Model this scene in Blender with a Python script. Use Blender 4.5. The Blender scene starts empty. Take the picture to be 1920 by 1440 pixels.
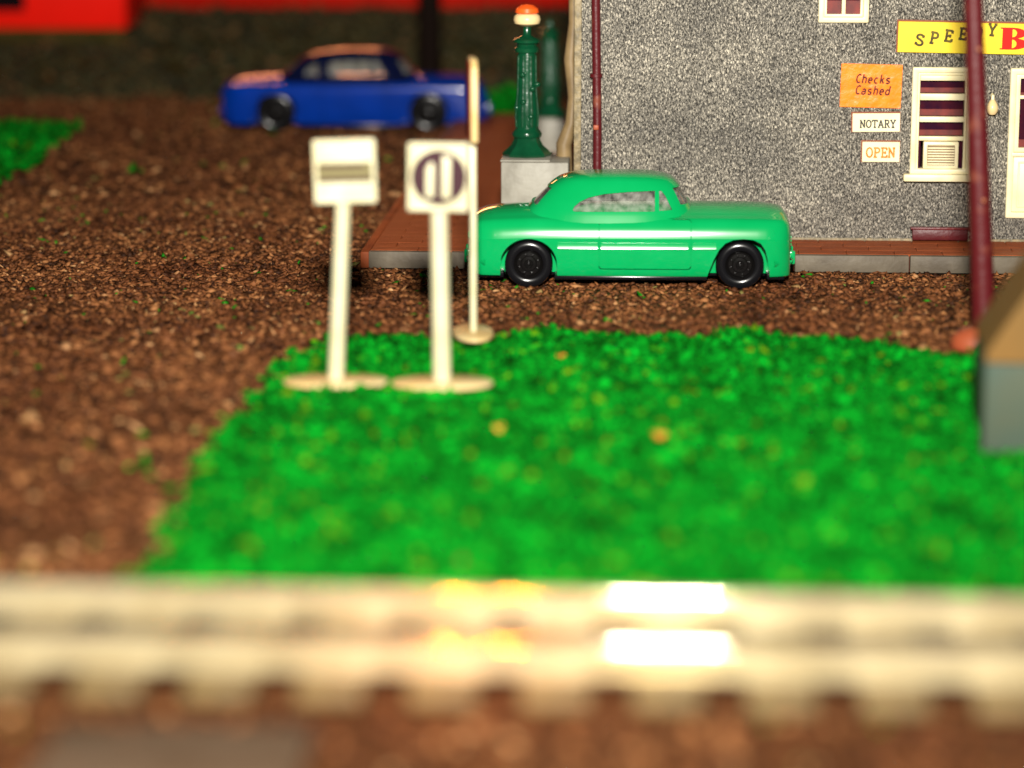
# Model-railway street corner, seen close up.  1 Blender unit = 1 cm of the model.
import bpy, bmesh, math, random
import numpy as np
from mathutils import Vector, Matrix
R = math.radians
random.seed(7)
rng = np.random.default_rng(11)
scene = bpy.context.scene
C = scene.collection

# ------------------------------------------------------------------ camera
CAM_H, PITCH, FPX = 7.99, 12.0, 5000.0          # height, downward tilt, focal length in pixels of a 1920 wide frame
cam_d = bpy.data.cameras.new('camera')
cam = bpy.data.objects.new('camera', cam_d)
C.objects.link(cam)
cam.location = (0, 0, CAM_H)
cam.rotation_euler = (R(90 - PITCH), 0, 0)
cam_d.sensor_width = 36.0
cam_d.lens = 36.0 * FPX / 1920.0
cam_d.clip_start, cam_d.clip_end = 0.5, 1000
cam_d.dof.use_dof = True
cam_d.dof.focus_distance = 47.7
cam_d.dof.aperture_fstop = 0.135
cam_d.dof.aperture_blades = 0
scene.camera = cam

# ------------------------------------------------------------------ world and lamps (an indoor table top: flash, added rail-glint spots, warm back lamp)
world = bpy.data.worlds.new('World')
scene.world = world
world.use_nodes = True
wbg = world.node_tree.nodes['Background']
wbg.inputs[0].default_value = (1.0, 0.86, 0.70, 1)
wbg.inputs[1].default_value = 0.025


def area_lamp(name, loc, target, sx, sy, power, color, spread=180):
    l = bpy.data.lights.new(name, 'AREA')
    l.shape = 'RECTANGLE'
    l.size, l.size_y = sx, sy
    l.energy = power
    l.color = color
    l.spread = R(spread)
    o = bpy.data.objects.new(name, l)
    C.objects.link(o)
    o.location = loc
    o.rotation_euler = (Vector(target) - Vector(loc)).to_track_quat('-Z', 'Y').to_euler()
    return o


def spot_lamp(name, loc, target, power, color, rad, cone):
    l = bpy.data.lights.new(name, 'SPOT')
    l.energy = power
    l.color = color
    l.shadow_soft_size = rad
    l.spot_size = R(cone)
    l.spot_blend = 1.0
    o = bpy.data.objects.new(name, l)
    C.objects.link(o)
    o.location = loc
    o.rotation_euler = (Vector(target) - Vector(loc)).to_track_quat('-Z', 'Y').to_euler()
    return o


area_lamp('camera_flash', (0.2, -1.0, 15.5), (0.4, 60, 8.5), 2.2, 2.0, 14500, (1.0, 0.95, 0.86), 84)
spot_lamp('rail_glint_spot', (-5.35, -8, 22), (-0.6, 24.6, 0.4), 36000, (1.0, 0.25, 0.015), 0.45, 6)  # narrow warm spots, added only to put orange glints on the rails
spot_lamp('rail_glint_spot', (-3.95, -8, 22), (-0.05, 24.6, 0.4), 36000, (1.0, 0.25, 0.015), 0.45, 6)
area_lamp('back_lamp', (-9.5, 112, 15), (-5, 68, 1), 11, 2.0, 1000, (1.0, 0.33, 0.12), 120)

scene.view_settings.view_transform = 'Standard'
scene.view_settings.look = 'None'
scene.view_settings.exposure = 0.0
scene.view_settings.gamma = 1.0
scene.view_settings.use_curve_mapping = False
scene.render.engine = 'CYCLES'
scene.cycles.use_denoising = True
scene.cycles.max_bounces = 8
scene.cycles.transparent_max_bounces = 12
scene.cycles.caustics_reflective = False
scene.cycles.caustics_refractive = False


# ------------------------------------------------------------------ survey helpers: a point of the plan from a sighted direction
def sight(px, py):
    p = R(PITCH)
    x, v = (px - 960) / FPX, (720 - py) / FPX
    return Vector((x, math.cos(p) + v * math.sin(p), -math.sin(p) + v * math.cos(p)))


def on_level(px, py, z=0.0):
    d = sight(px, py)
    t = (z - CAM_H) / d.z
    return Vector((d.x * t, d.y * t, z))


def at_depth(px, py, Y):
    d = sight(px, py)
    t = Y / d.y
    return Vector((d.x * t, Y, CAM_H + d.z * t))


# ------------------------------------------------------------------ materials
def mat(name, col, rough=0.5, metal=0.0, coat=0.0, col2=None, nscale=6.0, ncontrast=(0.35, 0.65), bump=0.0, bscale=30.0,
        spec=0.3, subsurf=0.0):
    m = bpy.data.materials.new(name)
    m.use_nodes = True
    nt = m.node_tree
    b = nt.nodes['Principled BSDF']
    b.inputs['Base Color'].default_value = (*col, 1)
    b.inputs['Roughness'].default_value = rough
    b.inputs['Metallic'].default_value = metal
    b.inputs['Coat Weight'].default_value = coat
    b.inputs['Coat Roughness'].default_value = 0.04
    b.inputs['Specular IOR Level'].default_value = spec
    if subsurf:
        b.inputs['Subsurface Weight'].default_value = subsurf
        b.inputs['Subsurface Radius'].default_value = (0.15, 0.15, 0.15)
        b.inputs['Subsurface Scale'].default_value = 0.3
    tc = nt.nodes.new('ShaderNodeTexCoord')
    if col2 is not None:
        n = nt.nodes.new('ShaderNodeTexNoise')
        n.inputs['Scale'].default_value = nscale
        n.inputs['Detail'].default_value = 5
        nt.links.new(tc.outputs['Object'], n.inputs['Vector'])
        r = nt.nodes.new('ShaderNodeValToRGB')
        r.color_ramp.elements[0].position, r.color_ramp.elements[1].position = ncontrast
        r.color_ramp.elements[0].color = (*col, 1)
        r.color_ramp.elements[1].color = (*col2, 1)
        nt.links.new(n.outputs['Fac'], r.inputs['Fac'])
        nt.links.new(r.outputs['Color'], b.inputs['Base Color'])
    if bump:
        n2 = nt.nodes.new('ShaderNodeTexNoise')
        n2.inputs['Scale'].default_value = bscale
        n2.inputs['Detail'].default_value = 4
        nt.links.new(tc.outputs['Object'], n2.inputs['Vector'])
        bp = nt.nodes.new('ShaderNodeBump')
        bp.inputs['Strength'].default_value = bump
        bp.inputs['Distance'].default_value = 0.05
        nt.links.new(n2.outputs['Fac'], bp.inputs['Height'])
        nt.links.new(bp.outputs['Normal'], b.inputs['Normal'])
    return m


def grain_mat(name, stops, rough=0.7, spec=0.4, patch=None):
    """loose scatter: every grain has a colour of its own"""
    m = bpy.data.materials.new(name)
    m.use_nodes = True
    nt = m.node_tree
    b = nt.nodes['Principled BSDF']
    b.inputs['Roughness'].default_value = rough
    b.inputs['Specular IOR Level'].default_value = spec
    g = nt.nodes.new('ShaderNodeNewGeometry')
    r = nt.nodes.new('ShaderNodeValToRGB')
    el = r.color_ramp.elements
    el[0].position, el[0].color = stops[0][0], (*stops[0][1], 1)
    el[1].position, el[1].color = stops[-1][0], (*stops[-1][1], 1)
    for p, c in stops[1:-1]:
        e = el.new(p)
        e.color = (*c, 1)
    nt.links.new(g.outputs['Random Per Island'], r.inputs['Fac'])
    out = r.outputs['Color']
    if patch:
        tc = nt.nodes.new('ShaderNodeTexCoord')
        n = nt.nodes.new('ShaderNodeTexNoise')
        n.inputs['Scale'].default_value = patch[1]
        n.inputs['Detail'].default_value = 3
        nt.links.new(tc.outputs['Object'], n.inputs['Vector'])
        r2 = nt.nodes.new('ShaderNodeValToRGB')
        r2.color_ramp.elements[0].position = 0.35
        r2.color_ramp.elements[1].position = 0.68
        r2.color_ramp.elements[0].color = (*patch[0], 1)
        r2.color_ramp.elements[1].color = (1, 1, 1, 1)
        nt.links.new(n.outputs['Fac'], r2.inputs['Fac'])
        mx = nt.nodes.new('ShaderNodeMix')
        mx.data_type = 'RGBA'
        mx.blend_type = 'MULTIPLY'
        mx.inputs[0].default_value = 1.0
        nt.links.new(out, mx.inputs[6])
        nt.links.new(r2.outputs['Color'], mx.inputs[7])
        out = mx.outputs[2]
    nt.links.new(out, b.inputs['Base Color'])
    return m


def hazed_mat(name, tint=(0.95, 0.97, 0.95), gloss=1.0):
    m = bpy.data.materials.new(name)
    m.use_nodes = True
    nt = m.node_tree
    nt.nodes.remove(nt.nodes['Principled BSDF'])
    out = nt.nodes['Material Output']
    t = nt.nodes.new('ShaderNodeBsdfTransparent')
    t.inputs[0].default_value = (*tint, 1)
    g = nt.nodes.new('ShaderNodeBsdfGlossy')
    g.inputs['Roughness'].default_value = 0.12
    f = nt.nodes.new('ShaderNodeFresnel')
    f.inputs['IOR'].default_value = 1.5
    tc = nt.nodes.new('ShaderNodeTexCoord')
    n = nt.nodes.new('ShaderNodeTexNoise')
    n.inputs['Scale'].default_value = 9
    bp = nt.nodes.new('ShaderNodeBump')
    bp.inputs['Strength'].default_value = 0.05
    bp.inputs['Distance'].default_value = 0.1
    nt.links.new(tc.outputs['Object'], n.inputs['Vector'])
    nt.links.new(n.outputs['Fac'], bp.inputs['Height'])
    nt.links.new(bp.outputs['Normal'], g.inputs['Normal'])
    nt.links.new(bp.outputs['Normal'], f.inputs['Normal'])
    df = nt.nodes.new('ShaderNodeBsdfDiffuse')  # whitish haze painted in so the insert looks lit, speckled by scuffs
    df.inputs[0].default_value = (0.62, 0.62, 0.55, 1)
    n3 = nt.nodes.new('ShaderNodeTexNoise')
    n3.inputs['Scale'].default_value = 7
    n3.inputs['Detail'].default_value = 6
    nt.links.new(tc.outputs['Object'], n3.inputs['Vector'])
    mr = nt.nodes.new('ShaderNodeMapRange')
    mr.inputs[1].default_value, mr.inputs[2].default_value = 0.35, 0.7
    mr.inputs[3].default_value, mr.inputs[4].default_value = 0.06, 0.34
    nt.links.new(n3.outputs['Fac'], mr.inputs[0])
    m0 = nt.nodes.new('ShaderNodeMixShader')
    nt.links.new(mr.outputs[0], m0.inputs[0])
    nt.links.new(t.outputs[0], m0.inputs[1])
    nt.links.new(df.outputs[0], m0.inputs[2])
    mx = nt.nodes.new('ShaderNodeMixShader')
    nt.links.new(f.outputs[0], mx.inputs[0])
    nt.links.new(m0.outputs[0], mx.inputs[1])
    nt.links.new(g.outputs[0], mx.inputs[2])
    nt.links.new(mx.outputs[0], out.inputs['Surface'])
    return m


def stucco_mat(name):
    """grey moulded rough-cast with a leaning, worm-like relief coloured dark in the hollows and pale on the tips"""
    m = bpy.data.materials.new(name)
    m.use_nodes = True
    nt = m.node_tree
    b = nt.nodes['Principled BSDF']
    b.inputs['Roughness'].default_value = 0.42
    b.inputs['Specular IOR Level'].default_value = 0.6
    tc = nt.nodes.new('ShaderNodeTexCoord')
    mp = nt.nodes.new('ShaderNodeMapping')
    mp.inputs['Rotation'].default_value = (0, R(-28), 0)
    mp.inputs['Scale'].default_value = (1.7, 1.0, 0.75)
    nt.links.new(tc.outputs['Object'], mp.inputs['Vector'])
    n1 = nt.nodes.new('ShaderNodeTexNoise')
    n1.inputs['Scale'].default_value = 27.0
    n1.inputs['Detail'].default_value = 2.5
    n1.inputs['Roughness'].default_value = 0.62
    n1.inputs['Distortion'].default_value = 0.9
    nt.links.new(mp.outputs[0], n1.inputs['Vector'])
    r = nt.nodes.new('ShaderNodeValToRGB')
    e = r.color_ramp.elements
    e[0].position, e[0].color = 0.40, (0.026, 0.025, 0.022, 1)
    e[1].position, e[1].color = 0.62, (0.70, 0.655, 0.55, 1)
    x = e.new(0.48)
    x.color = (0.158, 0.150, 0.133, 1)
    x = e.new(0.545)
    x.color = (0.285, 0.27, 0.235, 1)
    nt.links.new(n1.outputs['Fac'], r.inputs['Fac'])  # same noise as the bump: hollows come dark, tips pale
    n2 = nt.nodes.new('ShaderNodeTexNoise')
    n2.inputs['Scale'].default_value = 0.8
    n2.inputs['Detail'].default_value = 3
    nt.links.new(tc.outputs['Object'], n2.inputs['Vector'])
    r2 = nt.nodes.new('ShaderNodeValToRGB')
    r2.color_ramp.elements[0].position = 0.35
    r2.color_ramp.elements[1].position = 0.65
    r2.color_ramp.elements[0].color = (0.72, 0.70, 0.68, 1)
    r2.color_ramp.elements[1].color = (1.1, 1.06, 1.0, 1)
    nt.links.new(n2.outputs['Fac'], r2.inputs['Fac'])
    mx = nt.nodes.new('ShaderNodeMix')
    mx.data_type = 'RGBA'
    mx.blend_type = 'MULTIPLY'
    mx.inputs[0].default_value = 1.0
    nt.links.new(r.outputs['Color'], mx.inputs[6])
    nt.links.new(r2.outputs['Color'], mx.inputs[7])
    nt.links.new(mx.outputs[2], b.inputs['Base Color'])
    bp = nt.nodes.new('ShaderNodeBump')
    bp.inputs['Strength'].default_value = 0.9
    bp.inputs['Distance'].default_value = 0.09
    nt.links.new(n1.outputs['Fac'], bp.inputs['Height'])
    nt.links.new(bp.outputs['Normal'], b.inputs['Normal'])
    return m


M = {
    'soil': mat('soil', (0.050, 0.016, 0.005), 0.9, col2=(0.115, 0.042, 0.013), nscale=5, bump=0.7, bscale=9, spec=0.1),
    'bank': mat('bank_turf', (0.026, 0.025, 0.005), 0.95, col2=(0.066, 0.040, 0.010), nscale=0.6, bump=0.5, bscale=4, spec=0.05),
    'stucco': stucco_mat('grey_rough_cast'),
    'corner': mat('weathered_corner', (0.13, 0.105, 0.06), 0.5, col2=(0.27, 0.21, 0.115), nscale=9, bump=0.5, bscale=14),
    'tan': mat('tan_plastic', (0.22, 0.15, 0.07), 0.45, col2=(0.15, 0.10, 0.045), nscale=3),
    'maroon': mat('maroon_plastic', (0.075, 0.005, 0.007), 0.38, col2=(0.13, 0.012, 0.012), nscale=3.5, bump=0.15, bscale=12),
    'maroon_worn': mat('worn_maroon_plastic', (0.070, 0.005, 0.007), 0.42, col2=(0.20, 0.055, 0.03), nscale=2.2, ncontrast=(0.58, 0.78), bump=0.2, bscale=10),
    'cream': mat('cream_plastic', (0.68, 0.59, 0.34), 0.38, col2=(0.75, 0.67, 0.43), nscale=2.5),
    'cream_sign': mat('ivory_plastic', (0.48, 0.445, 0.265), 0.40, col2=(0.54, 0.51, 0.34), nscale=2),
    'ochre': mat('yellowed_plastic', (0.52, 0.35, 0.13), 0.45, col2=(0.56, 0.44, 0.22), nscale=2),
    'pane': mat('dark_red_glazing', (0.022, 0.004, 0.014), 0.14, col2=(0.045, 0.006, 0.012), nscale=4, bump=0.10, bscale=7),
    'red_strip': mat('red_pane_strip', (0.15, 0.012, 0.007), 0.55, col2=(0.08, 0.007, 0.006), nscale=6),
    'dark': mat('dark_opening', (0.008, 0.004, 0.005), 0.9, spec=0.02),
    'yellow': mat('yellow_card', (0.80, 0.50, 0.006), 0.36, col2=(0.76, 0.56, 0.012), nscale=1.6),
    'orange': mat('orange_sticker', (0.84, 0.17, 0.006), 0.28, col2=(0.86, 0.22, 0.012), nscale=4, bump=0.35, bscale=5),
    'paper': mat('cream_card', (0.72, 0.64, 0.37), 0.45, col2=(0.76, 0.69, 0.45), nscale=2),
    'paper_edge': mat('card_edge', (0.20, 0.06, 0.03), 0.7),
    'ink': mat('black_ink', (0.012, 0.010, 0.008), 0.5),
    'ink_olive': mat('thin_black_ink', (0.030, 0.022, 0.003), 0.5, col2=(0.11, 0.08, 0.006), nscale=9, spec=0.15),
    'ink_brown': mat('dark_red_ink', (0.055, 0.004, 0.003), 0.5, col2=(0.14, 0.018, 0.004), nscale=9, spec=0.15),
    'ink_red': mat('red_ink', (0.78, 0.012, 0.006), 0.5, spec=0.1),
    'ink_orange': mat('orange_ink', (0.74, 0.145, 0.012), 0.5, col2=(0.74, 0.26, 0.06), nscale=12, spec=0.1),
    'terracotta': mat('terracotta_paving', (0.280, 0.064, 0.018), 0.6, col2=(0.170, 0.038, 0.012), nscale=1.2, bump=0.2, bscale=12, spec=0.15),
    'terracotta_b': mat('terracotta_paving_pale', (0.30, 0.074, 0.022), 0.6, col2=(0.20, 0.046, 0.015), nscale=1.5, bump=0.2, bscale=12, spec=0.15),
    'joint': mat('paving_joint', (0.12, 0.024, 0.009), 0.9),
    'kerb': mat('grey_kerb', (0.130, 0.108, 0.078), 0.55, col2=(0.080, 0.064, 0.046), nscale=1.8, bump=0.25, bscale=10, spec=0.2),
    'concrete': mat('pale_concrete', (0.27, 0.255, 0.21), 0.5, col2=(0.14, 0.128, 0.10), nscale=1.6, ncontrast=(0.45, 0.75), bump=0.2, bscale=8),
    'lamp_green': mat('bottle_green_plastic', (0.002, 0.036, 0.014), 0.22, col2=(0.003, 0.052, 0.020), nscale=3, coat=0.3, bump=0.2, bscale=6),
    'bulb': mat('ivory_globe', (0.66, 0.50, 0.25), 0.3),
    'bulb_cap': mat('orange_red_cap', (0.80, 0.10, 0.012), 0.35),
    'car_green': mat('green_car_plastic', (0.001, 0.262, 0.068), 0.15, col2=(0.002, 0.285, 0.078), nscale=1.5, coat=0.6),
    'car_blue': mat('blue_car_plastic', (0.0008, 0.025, 0.23), 0.12, col2=(0.0008, 0.021, 0.19), nscale=1.5, spec=0.35),
    'car_navy': mat('navy_black_roof', (0.002, 0.0035, 0.020), 0.14, spec=0.4),
    'black': mat('black_plastic', (0.004, 0.004, 0.005), 0.2, spec=0.25),
    'rim': mat('black_gloss_rim', (0.005, 0.0045, 0.0045), 0.14, spec=0.3),
    'clear': hazed_mat('hazed_clear_plastic'),
    'rail': mat('nickel_rail', (0.66, 0.57, 0.36), 0.055, metal=0.58, col2=(0.55, 0.46, 0.27), nscale=1.2, spec=0.5),
    'tie': mat('olive_brown_tie', (0.17, 0.115, 0.045), 0.5, col2=(0.12, 0.08, 0.035), nscale=2),
    'slab': mat('grey_slab', (0.115, 0.075, 0.047), 0.8, col2=(0.085, 0.052, 0.030), nscale=1.0, spec=0.1),
    'hut_wall': mat('grey_green_plastic', (0.042, 0.066, 0.050), 0.6, col2=(0.058, 0.068, 0.043), nscale=1.2, spec=0.15),
    'hut_roof': mat('ochre_tan_plastic', (0.155, 0.080, 0.020), 0.6, col2=(0.13, 0.072, 0.02), nscale=1.2, spec=0.12),
    'foot': mat('salmon_plastic', (0.30, 0.060, 0.022), 0.5, col2=(0.24, 0.07, 0.03), nscale=2),
    'red_wall': mat('red_siding', (0.50, 0.008, 0.003), 0.3, col2=(0.40, 0.007, 0.003), nscale=0.7, spec=0.08),
    'red_bright': mat('bright_red_siding', (0.88, 0.010, 0.004), 0.3, col2=(0.78, 0.010, 0.004), nscale=0.7, spec=0.08),
    'post_dark': mat('dark_brown_post', (0.006, 0.003, 0.002), 0.8, spec=0.05),
    'sign_red': mat('sign_back_red', (0.22, 0.020, 0.008), 0.5),
    'sign_brown': mat('sign_maroon_disc', (0.030, 0.006, 0.011), 0.5, spec=0.15),
    'sign_olive': mat('sign_olive_band', (0.12, 0.098, 0.032), 0.5),
    'crumb': mat('orange_crumb', (0.55, 0.21, 0.02), 0.7),
    'grains': grain_mat('brown_grains', [(0.0, (0.026, 0.009, 0.003)), (0.22, (0.080, 0.028, 0.009)), (0.60, (0.165, 0.059, 0.019)),
                                         (0.86, (0.24, 0.092, 0.030)), (0.95, (0.37, 0.165, 0.060)), (0.985, (0.48, 0.27, 0.12)),
                                         (0.991, (0.006, 0.13, 0.003)), (1.0, (0.010, 0.22, 0.004))], 0.65, 0.15, ((0.60, 0.52, 0.50), 0.35)),
    'turf': grain_mat('green_turf_foam', [(0.0, (0.0, 0.085, 0.001)), (0.5, (0.0006, 0.22, 0.010)), (0.95, (0.001, 0.36, 0.018)),
                                          (0.972, (0.09, 0.30, 0.004)), (1.0, (0.15, 0.22, 0.005))], 0.85, 0.06, ((0.30, 0.40, 0.30), 1.7)),
    'turf_base': mat('green_turf_mat', (0.000, 0.11, 0.001), 0.95, col2=(0.001, 0.19, 0.002), nscale=4, bump=0.6, bscale=8, spec=0.05),
    'bank_grains': grain_mat('dark_olive_clumps', [(0.0, (0.012, 0.012, 0.004)), (0.5, (0.030, 0.028, 0.008)), (0.9, (0.060, 0.045, 0.012)), (1.0, (0.14, 0.060, 0.018))], 0.8, 0.3),
}


# ------------------------------------------------------------------ mesh helpers
def link(name, me, m, parent=None, loc=(0, 0, 0), rot=(0, 0, 0)):
    o = bpy.data.objects.new(name, me)
    C.objects.link(o)
    if m is not None and not me.materials:
        me.materials.append(M[m] if isinstance(m, str) else m)
    o.location = loc
    o.rotation_euler = rot
    o.parent = parent
    return o


def empty(name, loc=(0, 0, 0), rotz=0.0):
    o = bpy.data.objects.new(name, None)
    o.empty_display_size = 0.2
    C.objects.link(o)
    o.location = loc
    o.rotation_euler = (0, 0, rotz)
    return o


def tag(o, label=None, cat=None, group=None, kind=None):
    if label: o['label'] = label
    if cat: o['category'] = cat
    if group: o['group'] = group
    if kind: o['kind'] = kind
    return o


def copy_tree(o, parent=None):
    c = o.copy()
    C.objects.link(c)
    c.parent = parent
    for ch in list(o.children):
        copy_tree(ch, c)
    return c


def shade(me, angle=35):
    for p in me.polygons:
        p.use_smooth = True
    me.set_sharp_from_angle(angle=R(angle))
    return me


def from_bm(bm, name='m', smooth=None):
    me = bpy.data.meshes.new(name)
    bmesh.ops.recalc_face_normals(bm, faces=bm.faces)
    bm.to_mesh(me)
    bm.free()
    if smooth:
        shade(me, smooth)
    return me


def bm_box(bm, x0, x1, y0, y1, z0, z1, bev=0.0, seg=2):
    r = bmesh.ops.create_cube(bm, size=1.0)
    vs = r['verts']
    for v in vs:
        v.co = Vector((x0 + (v.co.x + 0.5) * (x1 - x0), y0 + (v.co.y + 0.5) * (y1 - y0), z0 + (v.co.z + 0.5) * (z1 - z0)))
    if bev:
        es = list({e for v in vs for e in v.link_edges})
        bmesh.ops.bevel(bm, geom=es, offset=bev, segments=seg, affect='EDGES', profile=0.5)
    return bm


def box_me(x0, x1, y0, y1, z0, z1, bev=0.02, seg=2, smooth=40):
    bm = bmesh.new()
    bm_box(bm, x0, x1, y0, y1, z0, z1, bev, seg)
    return from_bm(bm, 'box', smooth)


def bm_lathe(bm, prof, n=32, axis='Z', sx=1.0, sy=1.0, cap=True):
    rings = []
    for (r, z) in prof:
        ring = []
        for k in range(n):
            a = 2 * math.pi * k / n
            c, s = r * math.cos(a) * sx, r * math.sin(a) * sy
            ring.append(bm.verts.new((c, s, z) if axis == 'Z' else ((c, z, s) if axis == 'Y' else (z, c, s))))
        rings.append(ring)
    for a, b in zip(rings[:-1], rings[1:]):
        for k in range(n):
            bm.faces.new((a[k], a[(k + 1) % n], b[(k + 1) % n], b[k]))
    if cap:
        bm.faces.new(rings[0])
        bm.faces.new(rings[-1])
    return bm


def lathe_me(prof, n=32, axis='Z', sx=1.0, sy=1.0, smooth=40, cap=True):
    bm = bmesh.new()
    bm_lathe(bm, prof, n, axis, sx, sy, cap)
    return from_bm(bm, 'lathe', smooth)


def bm_prism(bm, pts, lo, hi, axis='Y'):
    """pts: 2-D outline; axis Y: (x,z), axis X: (y,z), axis Z: (x,y)"""
    def put(p, h):
        return {'Y': (p[0], h, p[1]), 'X': (h, p[0], p[1]), 'Z': (p[0], p[1], h)}[axis]
    a = [bm.verts.new(put(p, lo)) for p in pts]
    b = [bm.verts.new(put(p, hi)) for p in pts]
    n = len(pts)
    for k in range(n):
        bm.faces.new((a[k], a[(k + 1) % n], b[(k + 1) % n], b[k]))
    bm.faces.new(a)
    bm.faces.new(b)
    return bm


def prism_me(pts, lo, hi, axis='Y', bev=0.0, smooth=40):
    bm = bmesh.new()
    bm_prism(bm, pts, lo, hi, axis)
    if bev:
        bmesh.ops.bevel(bm, geom=list(bm.edges), offset=bev, segments=2, affect='EDGES', profile=0.5)
    return from_bm(bm, 'prism', smooth)


def bm_tube(bm, pts, rad, n=12, cap=True):
    pts = [Vector(p) for p in pts]
    rads = rad if isinstance(rad, (list, tuple)) else [rad] * len(pts)
    rings = []
    for i, p in enumerate(pts):
        d = (pts[min(i + 1, len(pts) - 1)] - pts[max(i - 1, 0)]).normalized()
        ref = Vector((0, 1, 0)) if abs(d.y) < 0.9 else Vector((1, 0, 0))
        u = d.cross(ref).normalized()
        v = d.cross(u)
        rings.append([bm.verts.new(p + (u * math.cos(2 * math.pi * k / n) + v * math.sin(2 * math.pi * k / n)) * rads[i]) for k in range(n)])
    for a, b in zip(rings[:-1], rings[1:]):
        for k in range(n):
            bm.faces.new((a[k], a[(k + 1) % n], b[(k + 1) % n], b[k]))
    if cap:
        bm.faces.new(rings[0])
        bm.faces.new(rings[-1])
    return bm


def tube_me(pts, rad, n=12, smooth=50):
    bm = bmesh.new()
    bm_tube(bm, pts, rad, n)
    return from_bm(bm, 'tube', smooth)


def boolean(me, cutter, op='DIFFERENCE'):
    """returns a new mesh: me (op) cutter"""
    a = bpy.data.objects.new('ta', me)
    b = bpy.data.objects.new('tb', cutter)
    C.objects.link(a)
    C.objects.link(b)
    md = a.modifiers.new('b', 'BOOLEAN')
    md.operation = op
    md.solver = 'EXACT'
    md.object = b
    dg = bpy.context.evaluated_depsgraph_get()
    dg.update()
    res = bpy.data.meshes.new_from_object(a.evaluated_get(dg))
    bpy.data.objects.remove(a)
    bpy.data.objects.remove(b)
    return res


def rounded_rect(x0, x1, z0, z1, r, n=5):
    pts = []
    for cx, cz, a0 in ((x1 - r, z1 - r, 0), (x0 + r, z1 - r, 90), (x0 + r, z0 + r, 180), (x1 - r, z0 + r, 270)):
        for k in range(n + 1):
            a = R(a0 + 90 * k / n)
            pts.append((cx + r * math.cos(a), cz + r * math.sin(a)))
    return pts


def frame_me(x0, x1, z0, z1, w, y0, y1, bev=0.015):
    """a rectangular picture-frame of four mitred bars in the x-z plane"""
    bm = bmesh.new()
    o = [(x0, z0), (x1, z0), (x1, z1), (x0, z1)]
    i = [(x0 + w, z0 + w), (x1 - w, z0 + w), (x1 - w, z1 - w), (x0 + w, z1 - w)]
    V = {}
    for nm, ring in (('o', o), ('i', i)):
        for h, y in (('a', y0), ('b', y1)):
            V[nm + h] = [bm.verts.new((p[0], y, p[1])) for p in ring]
    for k in range(4):
        j = (k + 1) % 4
        bm.faces.new((V['oa'][k], V['oa'][j], V['ia'][j], V['ia'][k]))
        bm.faces.new((V['ob'][k], V['ob'][j], V['ib'][j], V['ib'][k]))
        bm.faces.new((V['oa'][k], V['oa'][j], V['ob'][j], V['ob'][k]))
        bm.faces.new((V['ia'][k], V['ia'][j], V['ib'][j], V['ib'][k]))
    bmesh.ops.recalc_face_normals(bm, faces=bm.faces)
    if bev:
        bmesh.ops.bevel(bm, geom=list(bm.edges), offset=bev, segments=2, affect='EDGES', profile=0.5)
    return from_bm(bm, 'frame', 40)


def scatter_me(name, pos, size, flat=0.6, jitter=0.45):
    """one mesh of irregular eight-sided grains; pos (n,3), size (n,)"""
    n = len(pos)
    base = np.array([[1, 0, 0], [-1, 0, 0], [0, 1, 0], [0, -1, 0], [0, 0, 1], [0, 0, -1]], float)
    v = np.repeat(base[None], n, 0)
    v *= 1 + rng.uniform(-jitter, jitter, (n, 6, 1))
    v += rng.uniform(-0.25, 0.25, (n, 6, 3))
    v *= rng.uniform(0.55, 1.25, (n, 1, 3))
    v[:, :, 2] *= flat
    # random turn about z and a tilt
    a = rng.uniform(0, 2 * np.pi, n)
    t = rng.normal(0, 0.5, n)
    ca, sa, ct, st = np.cos(a), np.sin(a), np.cos(t), np.sin(t)
    x, y, z = v[:, :, 0], v[:, :, 1], v[:, :, 2]
    x, z = x * ct[:, None] - z * st[:, None], x * st[:, None] + z * ct[:, None]
    x, y = x * ca[:, None] - y * sa[:, None], x * sa[:, None] + y * ca[:, None]
    v = np.stack([x, y, z], 2) * size[:, None, None] + pos[:, None, :]
    tri = np.array([[0, 2, 4], [2, 1, 4], [1, 3, 4], [3, 0, 4], [2, 0, 5], [1, 2, 5], [3, 1, 5], [0, 3, 5]])
    f = (tri[None] + (np.arange(n) * 6)[:, None, None]).reshape(-1)
    me = bpy.data.meshes.new(name)
    me.vertices.add(n * 6)
    me.vertices.foreach_set('co', v.reshape(-1).astype(np.float32))
    me.loops.add(len(f))
    me.loops.foreach_set('vertex_index', f.astype(np.int32))
    me.polygons.add(n * 8)
    me.polygons.foreach_set('loop_start', (np.arange(n * 8) * 3).astype(np.int32))
    me.update(calc_edges=True)
    me.validate()
    return me


def in_poly(x, y, poly):
    inside = np.zeros(len(x), bool)
    n = len(poly)
    for k in range(n):
        x0, y0 = poly[k]
        x1, y1 = poly[(k + 1) % n]
        c = ((y0 > y) != (y1 > y)) & (x < (x1 - x0) * (y - y0) / (y1 - y0 + 1e-12) + x0)
        inside ^= c
    return inside


# ------------------------------------------------------------------ lie of the land
YAW = -R(3.2)                                     # the street runs a little askew to the lens
BANK0, BANK1, BANKZ = 78.0, 92.0, 1.45            # foot and top of the bank at the back


def ground_z(x, y):
    z = np.clip((np.asarray(y, float) - BANK0) / (BANK1 - BANK0), 0, 1)
    return BANKZ * z * z * (3 - 2 * z)


xs = np.concatenate([np.linspace(-90, -20, 8), np.linspace(-18, 18, 37), np.linspace(20, 90, 8)])
ys = np.concatenate([np.linspace(8, 76, 69), np.linspace(78, 92, 15), np.linspace(94, 190, 17)])
gx, gy = np.meshgrid(xs, ys)
bump = rng.normal(0, 0.018, gx.shape)
gz = ground_z(gx, gy) + bump - 0.03
gv = np.stack([gx.ravel(), gy.ravel(), gz.ravel()], 1)
nx, ny = len(xs), len(ys)


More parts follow.
